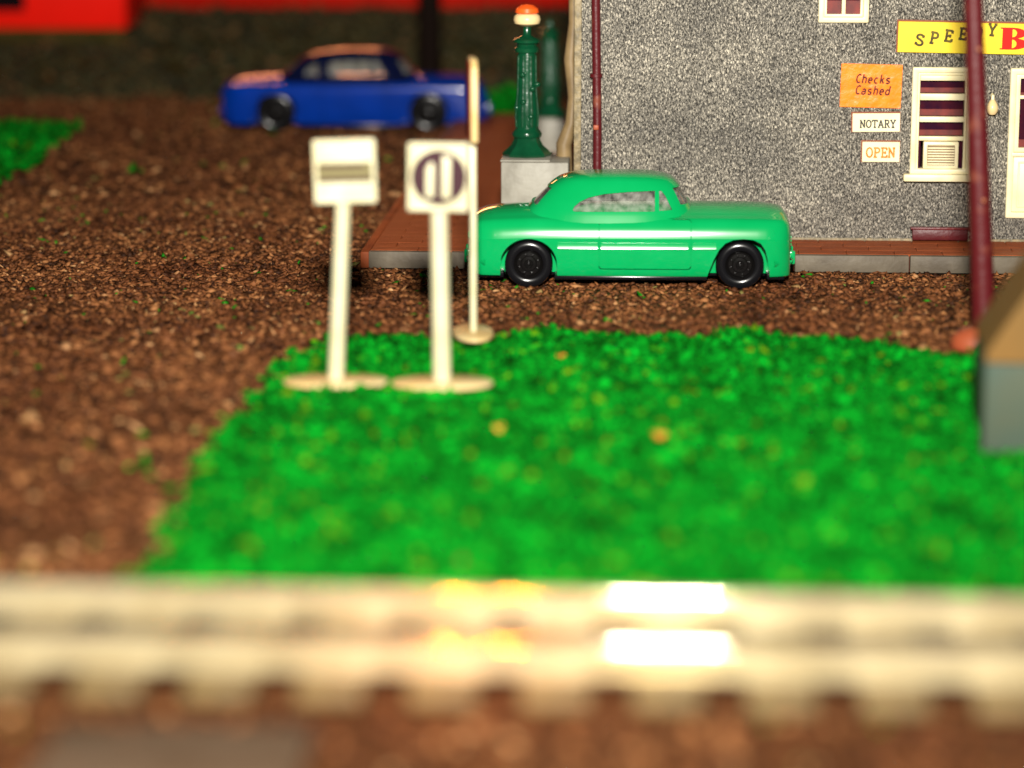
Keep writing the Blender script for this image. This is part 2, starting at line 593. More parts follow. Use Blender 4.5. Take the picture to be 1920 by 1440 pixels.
def strip_faces(j0, j1):
    return [(j * nx + i, j * nx + i + 1, (j + 1) * nx + i + 1, (j + 1) * nx + i) for j in range(j0, j1) for i in range(nx - 1)]


jb = int(np.argmin(abs(ys - BANK0)))
for nm, f, m in (('ground', strip_faces(0, jb), 'soil'), ('bank', strip_faces(jb, ny - 1), 'bank')):
    me = bpy.data.meshes.new(nm)
    me.from_pydata([tuple(v) for v in gv], [], f)
    bm = bmesh.new()
    bm.from_mesh(me)
    bmesh.ops.delete(bm, geom=[v for v in bm.verts if not v.link_faces], context='VERTS')
    bm.to_mesh(me)
    bm.free()
    shade(me, 60)
    tag(link(nm, me, m), kind='structure')

# ---- lawn outlines (plan)
lawn_px = [(295, 1092), (345, 1000), (372, 930), (405, 865), (455, 800), (500, 748), (545, 690), (590, 668), (640, 642),
           (760, 648), (900, 640), (1080, 634), (1250, 642), (1400, 636), (1560, 644), (1690, 662), (1720, 684), (1800, 688), (1860, 670), (2150, 660), (2350, 1105)]
lawn = [tuple(on_level(*p)[:2]) for p in lawn_px]
# the near end runs on under the track
lawn = [(lawn[0][0] - 0.15, lawn[0][1] - 0.35)] + lawn[1:-1] + [(lawn[-1][0], lawn[-1][1] - 0.5)]
patch_px = [(-420, 238), (-200, 232), (-40, 236), (70, 236), (138, 244), (118, 262), (82, 285), (60, 312), (20, 330), (-20, 352), (-420, 380)]
patch = [tuple(on_level(*p)[:2]) for p in patch_px]


def half_view(y):
    return 0.2 * np.hypot(y, CAM_H) + 1.2


def sample(n, y0, y1, keep):
    y = rng.uniform(y0, y1, n * 2)
    x = rng.uniform(-1, 1, n * 2) * (0.2 * math.hypot(y1, CAM_H) + 2.0)
    ok = (abs(x) < half_view(y) + 0.8) & keep(x, y)
    return x[ok][:n], y[ok][:n]


# ------------------------------------------------------------------ pavement (raised, terracotta, grey kerb)
SW = 0.31
kerb_l = on_level(690, 503)
walk = empty('pavement', (kerb_l.x, kerb_l.y, 0), YAW)
tag(walk, kind='structure')
LW, LD = 14.5, 23.0                               # along the street / running back
SIDE = 3.6                                        # width of the branch beside the building
FRONT = 2.05
link('slab', prism_me([(0.02, 0.14), (LW, 0.14), (LW, FRONT + 1.0), (SIDE, FRONT + 1.0), (SIDE, LD), (0.02, LD)], 0.0, SW - 0.035, 'Z'), 'joint', walk)
kx = 0.0
kerb_mes = []
while kx < LW - 0.1:
    w = 2.06 if kx else 1.5
    link('kerb_stone', box_me(kx + 0.008, kx + w - 0.008, 0.0, 0.16, 0.0, SW, 0.025), 'kerb', walk)
    kx += w
pw, pd = 0.86, 0.42
pave = [box_me(0.005, pw - 0.005, 0.005, pd - 0.005, 0, 0.05, 0.008, 1) for _ in range(2)]
half_pave = box_me(0.005, pw / 2 - 0.005, 0.005, pd - 0.005, 0, 0.05, 0.008, 1)
half_pave.materials.append(M['terracotta'])
pave[0].materials.append(M['terracotta'])
pave[1].materials.append(M['terracotta_b'])
row = 0
y = 0.17
while y < LD - pd:
    if y < FRONT:
        x_end = LW
    else:
        x_end = SIDE if y < 22 else 3.0
    x = 0.03
    if row % 2:
        link('paver', half_pave, None, walk, (x, y, SW - 0.045))
        x += pw / 2
    while x < x_end - 0.3:
        link('paver', pave[1 if random.random() < 0.4 else 0], None, walk, (x, y, SW - 0.045 + random.uniform(-0.002, 0.002)))
        x += pw
    y += pd
    row += 1
    if y > 19:
        break
link('side_kerb', box_me(-0.14, 0.02, 0.0, LD, 0.0, SW - 0.004, 0.025), 'terracotta', walk)
# branch beyond the built pavers: one plain sheet
link('far_paving', box_me(0.03, SIDE, y + 0.01, LD, SW - 0.03, SW + 0.005, 0.01), 'terracotta', walk)

# ------------------------------------------------------------------ the building
corner = on_level(1080, 446, SW)
wdir = Vector((math.cos(YAW), math.sin(YAW), 0))
wnrm = Vector((-wdir.y, wdir.x, 0))               # points back, into the building


def on_wall(px, py):
    d = sight(px, py)
    o = Vector((0, 0, CAM_H))
    t = (corner - o).dot(wnrm) / d.dot(wnrm)
    p = o + d * t - corner
    return p.dot(wdir), p.z                       # along the wall, height above the pavement


house = empty('stucco_building', corner, YAW)
tag(house, 'grey rough-cast building with cream windows and maroon downpipe behind the green car', 'building')
WLEN, WH, WD = 11.5, 6.6, 9.0


def wrect(px0, py0, px1, py1):
    xa, zb = on_wall(px0, py1)
    xb, zt = on_wall(px1, py0)
    return xa, xb, zb, zt


r_main = wrect(1705, 126, 1826, 326)
r_top = wrect(1534, -170, 1634, 42)
r_door = wrect(1884, 128, 2010, 408)
openings = [(a + 0.06, b - 0.06, c + 0.06, d - 0.06) for a, b, c, d in (r_main, r_top, r_door)]


def wall_mesh():
    xs_ = sorted({0, WLEN} | {v for o in openings for v in o[:2]})
    zs_ = sorted({-0.25, WH} | {v for o in openings for v in o[2:]})
    bm = bmesh.new()
    D = 0.35
    vd = {}

    def V(x, y, z):
        k = (round(x, 5), round(y, 5), round(z, 5))
        if k not in vd:
            vd[k] = bm.verts.new(k)
        return vd[k]

    def solid(i, j):
        if not (0 <= i < len(xs_) - 1 and 0 <= j < len(zs_) - 1):
            return False
        cx, cz = (xs_[i] + xs_[i + 1]) / 2, (zs_[j] + zs_[j + 1]) / 2
        return not any(o[0] < cx < o[1] and o[2] < cz < o[3] for o in openings)
    for i in range(len(xs_) - 1):
        for j in range(len(zs_) - 1):
            if not solid(i, j):
                continue
            x0, x1, z0, z1 = xs_[i], xs_[i + 1], zs_[j], zs_[j + 1]
            bm.faces.new((V(x0, 0, z0), V(x1, 0, z0), V(x1, 0, z1), V(x0, 0, z1)))
            bm.faces.new((V(x0, D, z0), V(x0, D, z1), V(x1, D, z1), V(x1, D, z0)))
            for (di, dj, a, b) in ((-1, 0, (x0, z0), (x0, z1)), (1, 0, (x1, z0), (x1, z1)), (0, -1, (x0, z0), (x1, z0)), (0, 1, (x0, z1), (x1, z1))):
                if not solid(i + di, j + dj):
                    bm.faces.new((V(a[0], 0, a[1]), V(b[0], 0, b[1]), V(b[0], D, b[1]), V(a[0], D, a[1])))
    return from_bm(bm, 'wall')


link('front_wall', wall_mesh(), 'stucco', house)
link('side_wall', box_me(0.0, 0.35, 0.352, WD, -0.25, WH, 0.0), 'stucco', house)
link('side_wall', box_me(WLEN - 0.35, WLEN, 0.352, WD, -0.25, WH, 0.0), 'stucco', house)
link('back_wall', box_me(0.352, WLEN - 0.352, WD - 0.35, WD, -0.25, WH, 0.0), 'stucco', house)
rf = link('roof', box_me(-0.15, WLEN + 0.15, -0.15, WD + 0.15, WH + 0.002, WH + 0.25, 0.03), 'kerb', house)
link('interior', box_me(0.36, WLEN - 0.36, 0.75, 0.85, -0.2, WH - 0.02, 0.0), 'dark', house)
link('corner_trim', box_me(-0.05, 0.085, -0.035, 0.36, -0.26, WH - 0.01, 0.02), 'corner', house)
# tan stack on the flank, bulging out beyond the corner
link('flank_pipe', tube_me([(-0.12, 1.3, -0.2), (-0.12, 1.3, 0.7), (-0.26, 1.3, 1.0), (-0.28, 1.3, 1.6), (-0.14, 1.3, 2.0), (-0.10, 1.3, 2.5), (-0.16, 1.3, 3.2), (-0.10, 1.3, 3.9), (-0.10, 1.3, 6.0)],
                         [0.13, 0.13, 0.15, 0.15, 0.12, 0.11, 0.13, 0.10, 0.10], 14), 'tan', house)
# wall foot: pale lip and maroon cellar hatch
link('wall_foot', box_me(0.10, WLEN - 0.1, -0.03, -0.003, -0.24, 0.045, 0.008), 'corner', house)
xa, xb, zb, zt = wrect(1709, 427, 1814, 446)
hatch = link('cellar_hatch', box_me(xa, xb, -0.16, -0.032, zb - 0.02, zt - 0.02, 0.02), 'maroon_worn', house)
link('lip', box_me(xa - 0.04, xb + 0.04, -0.19, -0.034, zt - 0.018, zt + 0.025, 0.012), 'maroon', hatch)
# downpipe with collars
xp0, zp0 = on_wall(1117, 0)
xp1, _ = on_wall(1119, 440)
pipe = link('downpipe', tube_me([(xp1, -0.10, -0.05), (xp1, -0.10, 2.0), (xp0, -0.10, 4.6), (xp0, -0.10, WH)], 0.083, 16), 'maroon_worn', house)
for py_ in (141, 237):
    x_, z_ = on_wall(1118, py_)
    if py_ == 141:
        link('collar', tube_me([(x_, -0.10, z_ - 0.03), (x_, -0.10, z_ - 0.025), (x_, -0.10, z_ + 0.035), (x_, -0.10, z_ + 0.04)], [0.10, 0.118, 0.118, 0.10], 16), 'maroon_worn', pipe)
    else:
        link('bracket', box_me(x_ - 0.05, x_ + 0.05, -0.225, -0.15, z_ - 0.045, z_ + 0.05, 0.02), 'foot', pipe)
link('collar', tube_me([(xp0, -0.10, 5.3), (xp0, -0.10, 5.38)], [0.115, 0.115], 16), 'maroon_worn', pipe)


# ---- main window with three glazed lights over an air conditioner
def rail_bar(x0, x1, z0, z1, y0=-0.03, y1=0.10):
    return box_me(x0, x1, y0, y1, z0, z1, 0.014)


xa, xb, zb, zt = r_main
win = link('window', frame_me(xa, xb, zb, zt, 0.10, -0.075, 0.30, 0.018), 'cream', house)
link('inner_frame', frame_me(xa + 0.102, xb - 0.102, zb + 0.06, zt - 0.102, 0.045, -0.035, 0.20, 0.010), 'cream', win)
ix0, ix1 = xa + 0.15, xb - 0.15
lights = [(151, 175), (188, 218), (229, 255)]
for (a, b) in lights:
    z1_ = on_wall(1760, a)[1]
    z0_ = on_wall(1760, b)[1]
    pn = link('pane', box_me(ix0, ix1, 0.10, 0.13, z0_, z1_, 0.004, 1), 'pane', win)
    link('red_strip', box_me(ix0 + 0.01, ix1 - 0.01, 0.085, 0.0985, z0_ + 0.005, z0_ + (z1_ - z0_) * 0.42, 0.003, 1), 'red_strip', pn)  # brighter red strip across the lower part of the pane
for (a, b) in ((141, 151), (175.3, 187.7), (218.3, 228.7), (255.3, 263.5)):
    link('glazing_bar', rail_bar(ix0 - 0.003, ix1 + 0.003, on_wall(1760, b)[1], on_wall(1760, a)[1], -0.045), 'cream', win)
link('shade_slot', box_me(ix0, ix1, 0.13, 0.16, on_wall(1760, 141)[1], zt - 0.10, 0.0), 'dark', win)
sx0, sz0 = on_wall(1692, 338)
_, sz1 = on_wall(1692, 324)
link('sill', box_me(sx0, xb + 0.13, -0.21, -0.004, sz0, sz1, 0.03), 'cream', win)
za, zc = on_wall(1760, 316)[1], on_wall(1760, 264)[1]
for (pa, pb) in ((1710, 1726), (1797, 1812)):
    link('side_panel', box_me(on_wall(pa, 290)[0], on_wall(pb, 290)[0], 0.04, 0.08, za - 0.01, zc + 0.01, 0.004, 1), 'pane', win)
ac = empty('air_conditioner', tuple(corner + wdir * ((ix0 + ix1) / 2) + Vector((0, 0, za))), YAW)
tag(ac, 'small cream louvred air conditioner in the lower part of the window', 'air conditioner')
hw = (on_wall(1794, 290)[0] - on_wall(1728, 290)[0]) / 2
hh = zc - za
link('housing', box_me(-hw, hw, -0.10, 0.06, 0.004, hh - 0.006, 0.02), 'cream', ac)
link('grille_back', box_me(-hw + 0.06, hw - 0.06, -0.1035, -0.099, 0.06, hh - 0.06, 0.001, 1), 'tan', ac)
link('grille_frame', frame_me(-hw + 0.05, hw - 0.05, 0.05, hh - 0.05, 0.02, -0.118, -0.098, 0.004), 'cream', ac)
lou = box_me(-hw + 0.075, hw - 0.075, -0.125, -0.099, 0, 0.024, 0.008)
lou.materials.append(M['cream'])
for k in range(7):
    link('louvre', lou, None, ac, (0, 0, 0.085 + k * (hh - 0.17) / 7))

# ---- upper window
xa, xb, zb, zt = r_top
win = link('window', frame_me(xa, xb, zb, zt, 0.10, -0.075, 0.30, 0.018), 'cream', house)
link('inner_frame', frame_me(xa + 0.102, xb - 0.102, zb + 0.102, zt - 0.102, 0.05, -0.035, 0.20, 0.010), 'cream', win)
mx_ = (xa + xb) / 2
link('mullion', box_me(mx_ - 0.035, mx_ + 0.035, -0.03, 0.18, zb + 0.14, zt - 0.14, 0.012), 'cream', win)
zm_ = (zb + zt) / 2
link('glazing_bar', box_me(xa + 0.14, xb - 0.14, -0.027, 0.17, zm_ - 0.04, zm_ + 0.04, 0.012), 'cream', win)
for a, b in ((xa + 0.14, mx_ - 0.03), (mx_ + 0.03, xb - 0.14)):
    for c, d in ((zb + 0.14, zm_ - 0.03), (zm_ + 0.03, zt - 0.14)):
        pn = link('pane', box_me(a, b, 0.10, 0.13, c, d, 0.004, 1), 'pane', win)
        link('red_strip', box_me(a + 0.01, b - 0.01, 0.085, 0.0985, c + 0.004, c + (d - c) * 0.30, 0.003, 1), 'red_strip', pn)

# ---- door at the right edge
xa, xb, zb, zt = r_door
door = link('door', frame_me(xa, xb, zb, zt, 0.11, -0.08, 0.30, 0.02), 'cream', house)
zmid = on_wall(1890, 290)[1]
link('lower_panel', box_me(xa + 0.112, xb - 0.112, -0.02, 0.10, zb + 0.112, zmid - 0.03, 0.02), 'cream', door)
link('panel_moulding', frame_me(xa + 0.20, xb - 0.20, zb + 0.20, zmid - 0.12, 0.035, -0.045, -0.018, 0.008), 'cream', door)
link('lock_rail', box_me(xa + 0.06, xb - 0.06, -0.10, 0.11, zmid - 0.028, zmid + 0.05, 0.018), 'cream', door)
link('inner_frame', frame_me(xa + 0.112, xb - 0.112, zmid + 0.052, zt - 0.112, 0.08, -0.035, 0.20, 0.012), 'cream', door)
zu = on_wall(1905, 182)[1]
for c, d in ((zmid + 0.13, zu - 0.03), (zu + 0.03, zt - 0.19)):
    pn = link('pane', box_me(xa + 0.185, xb - 0.185, 0.10, 0.13, c, d, 0.004, 1), 'pane', door)
    link('red_strip', box_me(xa + 0.195, xb - 0.195, 0.085, 0.0985, c + 0.004, c + (d - c) * 0.16, 0.003, 1), 'red_strip', pn)
link('glazing_bar', box_me(xa + 0.18, xb - 0.18, -0.03, 0.17, zu - 0.032, zu + 0.032, 0.012), 'cream', door)
link('door_knob', lathe_me([(0.0, -0.20), (0.03, -0.195), (0.045, -0.17), (0.03, -0.14), (0.015, -0.13), (0.015, -0.02)], 14, 'Y'), 'ochre', door, (xb - 0.16, 0, zmid + 0.12))

# ---- globe lamp by the door
x_, z_ = on_wall(1859, 198)
gl = empty('wall_lamp', tuple(corner + wdir * x_ - wnrm * 0.004 + Vector((0, 0, z_))), YAW)
tag(gl, 'tiny ivory globe lamp on the stucco wall between pole and door', 'lamp')
link('globe', lathe_me([(0.002, -0.16), (0.06, -0.145), (0.098, -0.09), (0.108, -0.03), (0.09, 0.045), (0.055, 0.10), (0.03, 0.13), (0.002, 0.135)], 20), 'bulb', gl, (0, -0.15, 0))
link('bracket', tube_me([(0, -0.002, 0.17), (0, -0.09, 0.21), (0, -0.145, 0.19), (0, -0.15, 0.12)], 0.032, 10), 'cream', gl)


# ------------------------------------------------------------------ lettering: flat print built from strokes
def arc(cx, cy, rx, ry, a0, a1, n=12):
    return [(cx + rx * math.cos(R(a0 + (a1 - a0) * k / n)), cy + ry * math.sin(R(a0 + (a1 - a0) * k / n))) for k in range(n + 1)]


SER = 0.14
GLYPH = {   # strokes on a 0..0.7 wide, 0..1 high cell
    'S': [arc(.35, .75, .25, .20, 20, 270, 12) + arc(.35, .27, .27, .22, 90, -160, 12)[1:], [(.60, .70), (.60, .95)], [(.08, .05), (.08, .30)]],
    'P': [[(.18, 0), (.18, 1)], [(.02, .04), (.38, .04)], [(.02, .96), (.2, .96)], [(.18, .95), (.40, .95)] + arc(.40, .72, .22, .23, 90, -90, 10) + [(.18, .49)]],
    'E': [[(.18, 0), (.18, 1)], [(.02, .05), (.62, .05)], [(.02, .95), (.60, .95)], [(.18, .5), (.46, .5)], [(.46, .36), (.46, .64)], [(.60, .72), (.60, 1.0)], [(.62, 0), (.62, .28)]],
    'D': [[(.18, 0), (.18, 1)], [(.02, .04), (.2, .04)], [(.02, .96), (.2, .96)], [(.18, .95), (.32, .95)] + arc(.32, .5, .32, .45, 90, -90, 14) + [(.18, .05)]],
    'Y': [[(.35, 0), (.35, .45)], [(.35, .45), (.10, .95)], [(.35, .45), (.60, .95)], [(.15, .04), (.55, .04)], [(-.02, .96), (.24, .96)], [(.46, .96), (.72, .96)]],
    'N': [[(.12, 0), (.12, 1)], [(.12, .97), (.58, .03)], [(.58, 0), (.58, 1)], [(0, .04), (.26, .04)], [(0, .96), (.14, .96)], [(.44, .96), (.72, .96)]],
    'O': [arc(.35, .5, .29, .45, 0, 360, 24)],
    'T': [[(.35, 0), (.35, .96)], [(.02, .95), (.68, .95)], [(.2, .04), (.5, .04)], [(.04, .74), (.04, .98)], [(.66, .74), (.66, .98)]],
    'A': [[(.08, .03), (.34, .97)], [(.34, .97), (.62, .03)], [(.18, .34), (.52, .34)], [(-.04, .04), (.20, .04)], [(.48, .04), (.74, .04)]],
    'R': [[(.16, 0), (.16, 1)], [(.02, .04), (.32, .04)], [(.02, .96), (.18, .96)], [(.16, .95), (.38, .95)] + arc(.38, .73, .2, .22, 90, -90, 10) + [(.16, .51)], [(.36, .5), (.60, .05), (.72, .05)]],
    'C': [arc(.36, .5, .28, .45, 50, 310, 16)],
    'h': [[(.12, 0), (.12, 1)], [(.12, .45)] + arc(.32, .45, .2, .20, 170, 0, 8) + [(.52, 0)]],
    'e': [[(.10, .33), (.52, .33)] + arc(.31, .32, .22, .29, 5, 300, 14)],
    'c': [arc(.33, .32, .23, .29, 55, 305, 14)],
    'k': [[(.12, 0), (.12, 1)], [(.50, .62), (.14, .30)], [(.26, .38), (.54, 0)]],
    's': [arc(.30, .46, .19, .145, 25, 265, 10) + arc(.30, .17, .20, .145, 85, -155, 10)[1:]],
    'a': [arc(.30, .42, .20, .19, 150, 0, 8) + [(.50, 0)], [(.50, .34), (.28, .34)] + arc(.26, .19, .18, .16, 90, 270, 8) + [(.34, .03), (.50, .14)]],
    'd': [arc(.30, .30, .22, .28, 0, 360, 16), [(.52, 1), (.52, 0)]],
}


def stroke_letter(ch, w):
    bm = bmesh.new()
    for si, st in enumerate(GLYPH[ch]):
        P_ = [Vector(p) for p in st]
        dep = -0.0006 * si
        L_, Rr = [], []
        for i, p in enumerate(P_):
            d = (P_[min(i + 1, len(P_) - 1)] - P_[max(i - 1, 0)]).normalized()
            n = Vector((-d.y, d.x)) * w / 2
            L_.append(bm.verts.new((p.x + n.x, dep, p.y + n.y)))
            Rr.append(bm.verts.new((p.x - n.x, dep, p.y - n.y)))
        for i in range(len(P_) - 1):
            bm.faces.new((L_[i], L_[i + 1], Rr[i + 1], Rr[i]))
    me = bpy.data.meshes.new('letter')
    bm.normal_update()
    for f in bm.faces:
        if f.normal.y > 0:
            f.normal_flip()
    bm.to_mesh(me)
    bm.free()
    return me


def write(parent, text, x0, z0, h, aspect, pitch, w, m, slant=0.0, arch=None, y=-0.006):
    """letters stand side by side from (x0,z0) on the parent's front"""
    for i, ch in enumerate(text):
        me = stroke_letter(ch, w)
        x = x0 + i * pitch
        dz, ang = (arch(i) if arch else (0, 0))
        mt = Matrix.Translation((x, y, z0 + dz)) @ Matrix.Rotation(-ang, 4, 'Y') @ Matrix(((h * aspect, 0, h * slant, 0), (0, 1, 0, 0), (0, 0, h, 0), (0, 0, 0, 1)))
        me.transform(mt)
        link('letter', me, m, parent)


def plate(name, px0, py0, px1, py1, m, label, tilt=0.0, thick=0.03, edge=None):
    """a flat sign fixed to the wall; origin at its lower left corner"""
    x0, z0 = on_wall(px0, py1)
    x1, z1 = on_wall(px1, py0)
    w, h = x1 - x0, z1 - z0
    o = empty(name, tuple(corner + wdir * x0 - wnrm * 0.012 + Vector((0, 0, z0))), YAW)
    o.rotation_euler = (0, R(tilt), YAW)
    tag(o, label, 'sign')
    link('board', box_me(0, w, -thick, 0, 0, h, 0.004, 1), m, o)
    if edge:
        link('backing', box_me(-0.025, w + 0.01, 0.001, 0.010, -0.01, h + 0.03, 0.002, 1), edge, o)
    return o, w, h


sg, w, h = plate('shop_sign', 1682, 41, 2030, 97, 'yellow', 'long yellow board on the wall with SPEEDY and a big red B', 0.9, 0.06, 'paper_edge')
lh, lp = 0.215, 0.262
x0 = 0.30
write(sg, 'SPEEDY', x0, 0.10, lh, 1.05, lp, 0.20, 'ink_olive', 0, lambda i: (0.035 + 0.040 * i, R(-9 + i * 1.0)), -0.064)


def fat_B(h, wd):
    bm = bmesh.new()

    def quad(x0, x1, z0, z1, d):
        vs = [bm.verts.new((a * wd, d, b * h)) for a, b in ((x0, z0), (x1, z0), (x1, z1), (x0, z1))]
        bm.faces.new(vs)
    quad(.00, .12, .0, .06, -0.0006)
    quad(.00, .12, .94, 1.0, -0.0006)
    quad(.08, .44, .0, 1.0, 0)
    for (cz, ry, ro) in ((.745, .255, .50), (.265, .265, .56)):
        a = arc(.44, cz, ro, ry, 90, -90, 16)
        b = arc(.44, cz, .16, ry - .075, 90, -90, 16)
        va = [bm.verts.new((p[0] * wd, -0.0012 if cz > .5 else -0.0018, p[1] * h)) for p in a]
        vb = [bm.verts.new((p[0] * wd, -0.0012 if cz > .5 else -0.0018, p[1] * h)) for p in b]
        for k in range(16):
            bm.faces.new((va[k], va[k + 1], vb[k + 1], vb[k]))
    me = bpy.data.meshes.new('letter')
    bm.normal_update()
    for f in bm.faces:
        if f.normal.y > 0:
            f.normal_flip()
    bm.to_mesh(me)
    bm.free()
    return me


link('letter', fat_B(0.40, 0.50), 'ink_red', sg, (on_wall(1873, 70)[0] - on_wall(1682, 70)[0], -0.064, 0.085))

sg, w, h = plate('paper_sign', 1574, 119, 1691, 200, 'orange', 'orange sticker reading Checks Cashed on the stucco wall', 1.2, 0.02)
write(sg, 'Checks', w * 0.24, h * 0.56, 0.165, 0.88, 0.108, 0.19, 'ink_brown', 0.16, None, -0.024)
write(sg, 'Cashed', w * 0.24, h * 0.30, 0.165, 0.88, 0.108, 0.19, 'ink_brown', 0.16, None, -0.024)
sg, w, h = plate('paper_sign', 1598, 213, 1688, 247, 'paper', 'cream card reading NOTARY beside the window', -0.6, 0.02, 'paper_edge')
write(sg, 'NOTARY', w * 0.155, h * 0.22, 0.145, 1.0, 0.111, 0.18, 'ink', 0, None, -0.024)
sg, w, h = plate('paper_sign', 1616, 266, 1687, 303, 'paper', 'small cream card with orange OPEN, lowest of the wall cards', 0.0, 0.02, 'paper_edge')
write(sg, 'OPEN', w * 0.10, h * 0.22, 0.185, 0.98, 0.135, 0.18, 'ink_orange', 0, None, -0.024)


# ------------------------------------------------------------------ toy cars
def build_car(name, spec, label, paint):
    L, W = spec['L'], spec['W']
    car = empty(name)
    tag(car, label, 'car')
    xs_ = np.unique(np.concatenate([np.array([0, .015, .04, .08, .14, .22, .32, .45, .6]), np.linspace(.7, L - .7, 26), L - np.array([0, .015, .04, .08, .14, .22, .32, .45, .6])]))
    f = lambda key, x: float(np.interp(x, [p[0] for p in spec[key]], [p[1] for p in spec[key]]))

    def smooth(key, x):                                # softened corners
        return np.mean([f(key, min(max(x + d, 0), L)) for d in (-.16, -.08, 0, .08, .16)]) if 0.25 < x < L - 0.25 else f(key, x)

    def halfw(x):
        d = min(x, L - x)
        r = spec['plan_r']
        k = 0 if d > r else r * (1 - math.sqrt(max(0, 1 - (1 - d / r) ** 2)))
        return W - 0.75 * k - 0.03 * (x / L - 0.5) ** 2 * 4
    prof = [(.0, 'b', 0), (.55, 'b', 0), (.88, 'b', 0), (.935, 'b', .01), (.962, 'b', .05), (.985, 'b', .20), (.998, 'b', .40), (1.0, 'b', .55), (1.0, 'b', .645),
            (.988, 'b', .656), (.982, 'b', .69), (.972, 'b', .735), (.960, 'b', .78), (.945, 'b', .825), (.925, 'b', .87), (.897, 'b', .915), (.855, 'b', .96), (.805, 'b', .985), (.75, 'b', 1.0)]
    prof = spec.get('prof', prof)
    crown = [.68, .60, .50, .38, .25, .12, 0.0]
    bm = bmesh.new()
    rings = []
    for x in xs_:
        hw_ = halfw(x)
        zb_, zs_, zt_ = f('zb', x), smooth('zs', x), smooth('zt', x)
        half = [(hw_ * a, zb_ + (zs_ - zb_) * t) for a, _, t in prof]
        half += [(hw_ * a, zs_ + (zt_ - zs_) * (1 - (a / .75) ** 2.6)) for a in crown]
        full = [(-w_, z_) for w_, z_ in half] + [(w_, z_) for w_, z_ in reversed(half[1:-1])]
        rings.append([bm.verts.new((x, y_, z_)) for y_, z_ in full])
    n = len(rings[0])
    for a, b in zip(rings[:-1], rings[1:]):
        for k in range(n):
            bm.faces.new((a[k], a[(k + 1) % n], b[(k + 1) % n], b[k]))
    bm.faces.new(rings[0])
    bm.faces.new(rings[-1])
    body = from_bm(bm, 'body')
    # wheel arches
    for side in (-1, 1):
        for arch_ in spec['arches']:
            bm = bmesh.new()
            lo, hi = sorted((side * (W + .2), side * (W - .52)))
            bm_prism(bm, arch_, lo, hi, 'Y')
            body = boolean(body, from_bm(bm))
    # doors cut out of the flanks
    doors = []
    dx0, dx1, dz0, dz1 = spec['door']
    for side in (-1, 1):
        lo, hi = sorted((side * (W + .2), side * (W - .20)))
        lo2, hi2 = sorted((side * (W + .2), side * (W - .185)))
        bm = bmesh.new()
        bm_prism(bm, rounded_rect(dx0, dx1, dz0, dz1, .05), lo2, hi2, 'Y')
        d_ = boolean(body, from_bm(bm), 'INTERSECT')
        bm = bmesh.new()
        bm_prism(bm, rounded_rect(dx0 - .014, dx1 + .014, dz0 - .014, dz1 + .014, .06), lo, hi, 'Y')
        body = boolean(body, from_bm(bm))
        doors.append((side, d_))
    shade(body, 32)
    body.materials.clear()
    bo = link('body', body, paint, car)
    for side, d_ in doors:
        d_.materials.clear()
        shade(d_, 32)
        do = link('door', d_, paint, car)
        link('handle', box_me(dx0 + .07, dx0 + .24, side * W * .955 - .012, side * W * .955 + .012, spec['trim_z'] + .16, spec['trim_z'] + .185, .006, 1), paint, do)
    # cabin: hollow shell with window openings, hazed clear insert inside
    def shell(inset, levels, close=True):
        bm = bmesh.new()
        rr = []
        for (z_, xr, xf, w_) in levels:
            xr, xf, w_ = xr + inset, xf - inset, w_ - inset
            cx, a_ = (xr + xf) / 2, (xf - xr) / 2
            ring = []
            for k in range(64):
                t = 2 * math.pi * k / 64
                c_, s_ = math.cos(t), math.sin(t)
                e_ = 2 / spec['sq']
                ring.append(bm.verts.new((cx + a_ * math.copysign(abs(c_) ** e_, c_), w_ * math.copysign(abs(s_) ** e_, s_), z_)))
            rr.append(ring)
        for a, b in zip(rr[:-1], rr[1:]):
            for k in range(64):
                bm.faces.new((a[k], a[(k + 1) % 64], b[(k + 1) % 64], b[k]))
        if close:
            bm.faces.new(rr[0])
            bm.faces.new(rr[-1])
        return from_bm(bm, 'shell')
    lv = spec['cabin']
    # refine levels
    zz = np.linspace(lv[0][0], lv[-1][0], 22)
    zz = lv[0][0] + (lv[-1][0] - lv[0][0]) * (1 - (1 - np.linspace(0, 1, 22)) ** 1.7)
    lvr = [(z_, *[float(np.interp(z_, [q[0] for q in lv], [q[i] for q in lv])) for i in (1, 2, 3)]) for z_ in zz]
    outer = shell(0, lvr)
    inner_l = [q for q in lvr if q[0] < spec['roof_in']]
    inner_l[0] = (inner_l[0][0] - .1, *inner_l[0][1:])
    outer = boolean(outer, shell(.055, inner_l))
    for wpts in spec['windows']:
        bm = bmesh.new()
        bm_prism(bm, wpts, -2, 2, 'Y')
        outer = boolean(outer, from_bm(bm))
    for (x0_, x1_, yw, z0_, z1_) in spec['screens']:
        bm = bmesh.new()
        bm_prism(bm, [(-yw, z0_), (yw, z0_), (yw * .82, z1_), (-yw * .82, z1_)], x0_, x1_, 'X')
        outer = boolean(outer, from_bm(bm))
    outer.materials.clear()
    shade(outer, 38)
    link('cabin', outer, spec.get('cabin_paint', paint), car)
    link('window_insert', shade(shell(.045, [q for q in lvr if q[0] < spec['roof_in'] - .02], False), 60), 'clear', car)
    # side mouldings
    tz = spec['trim_z']
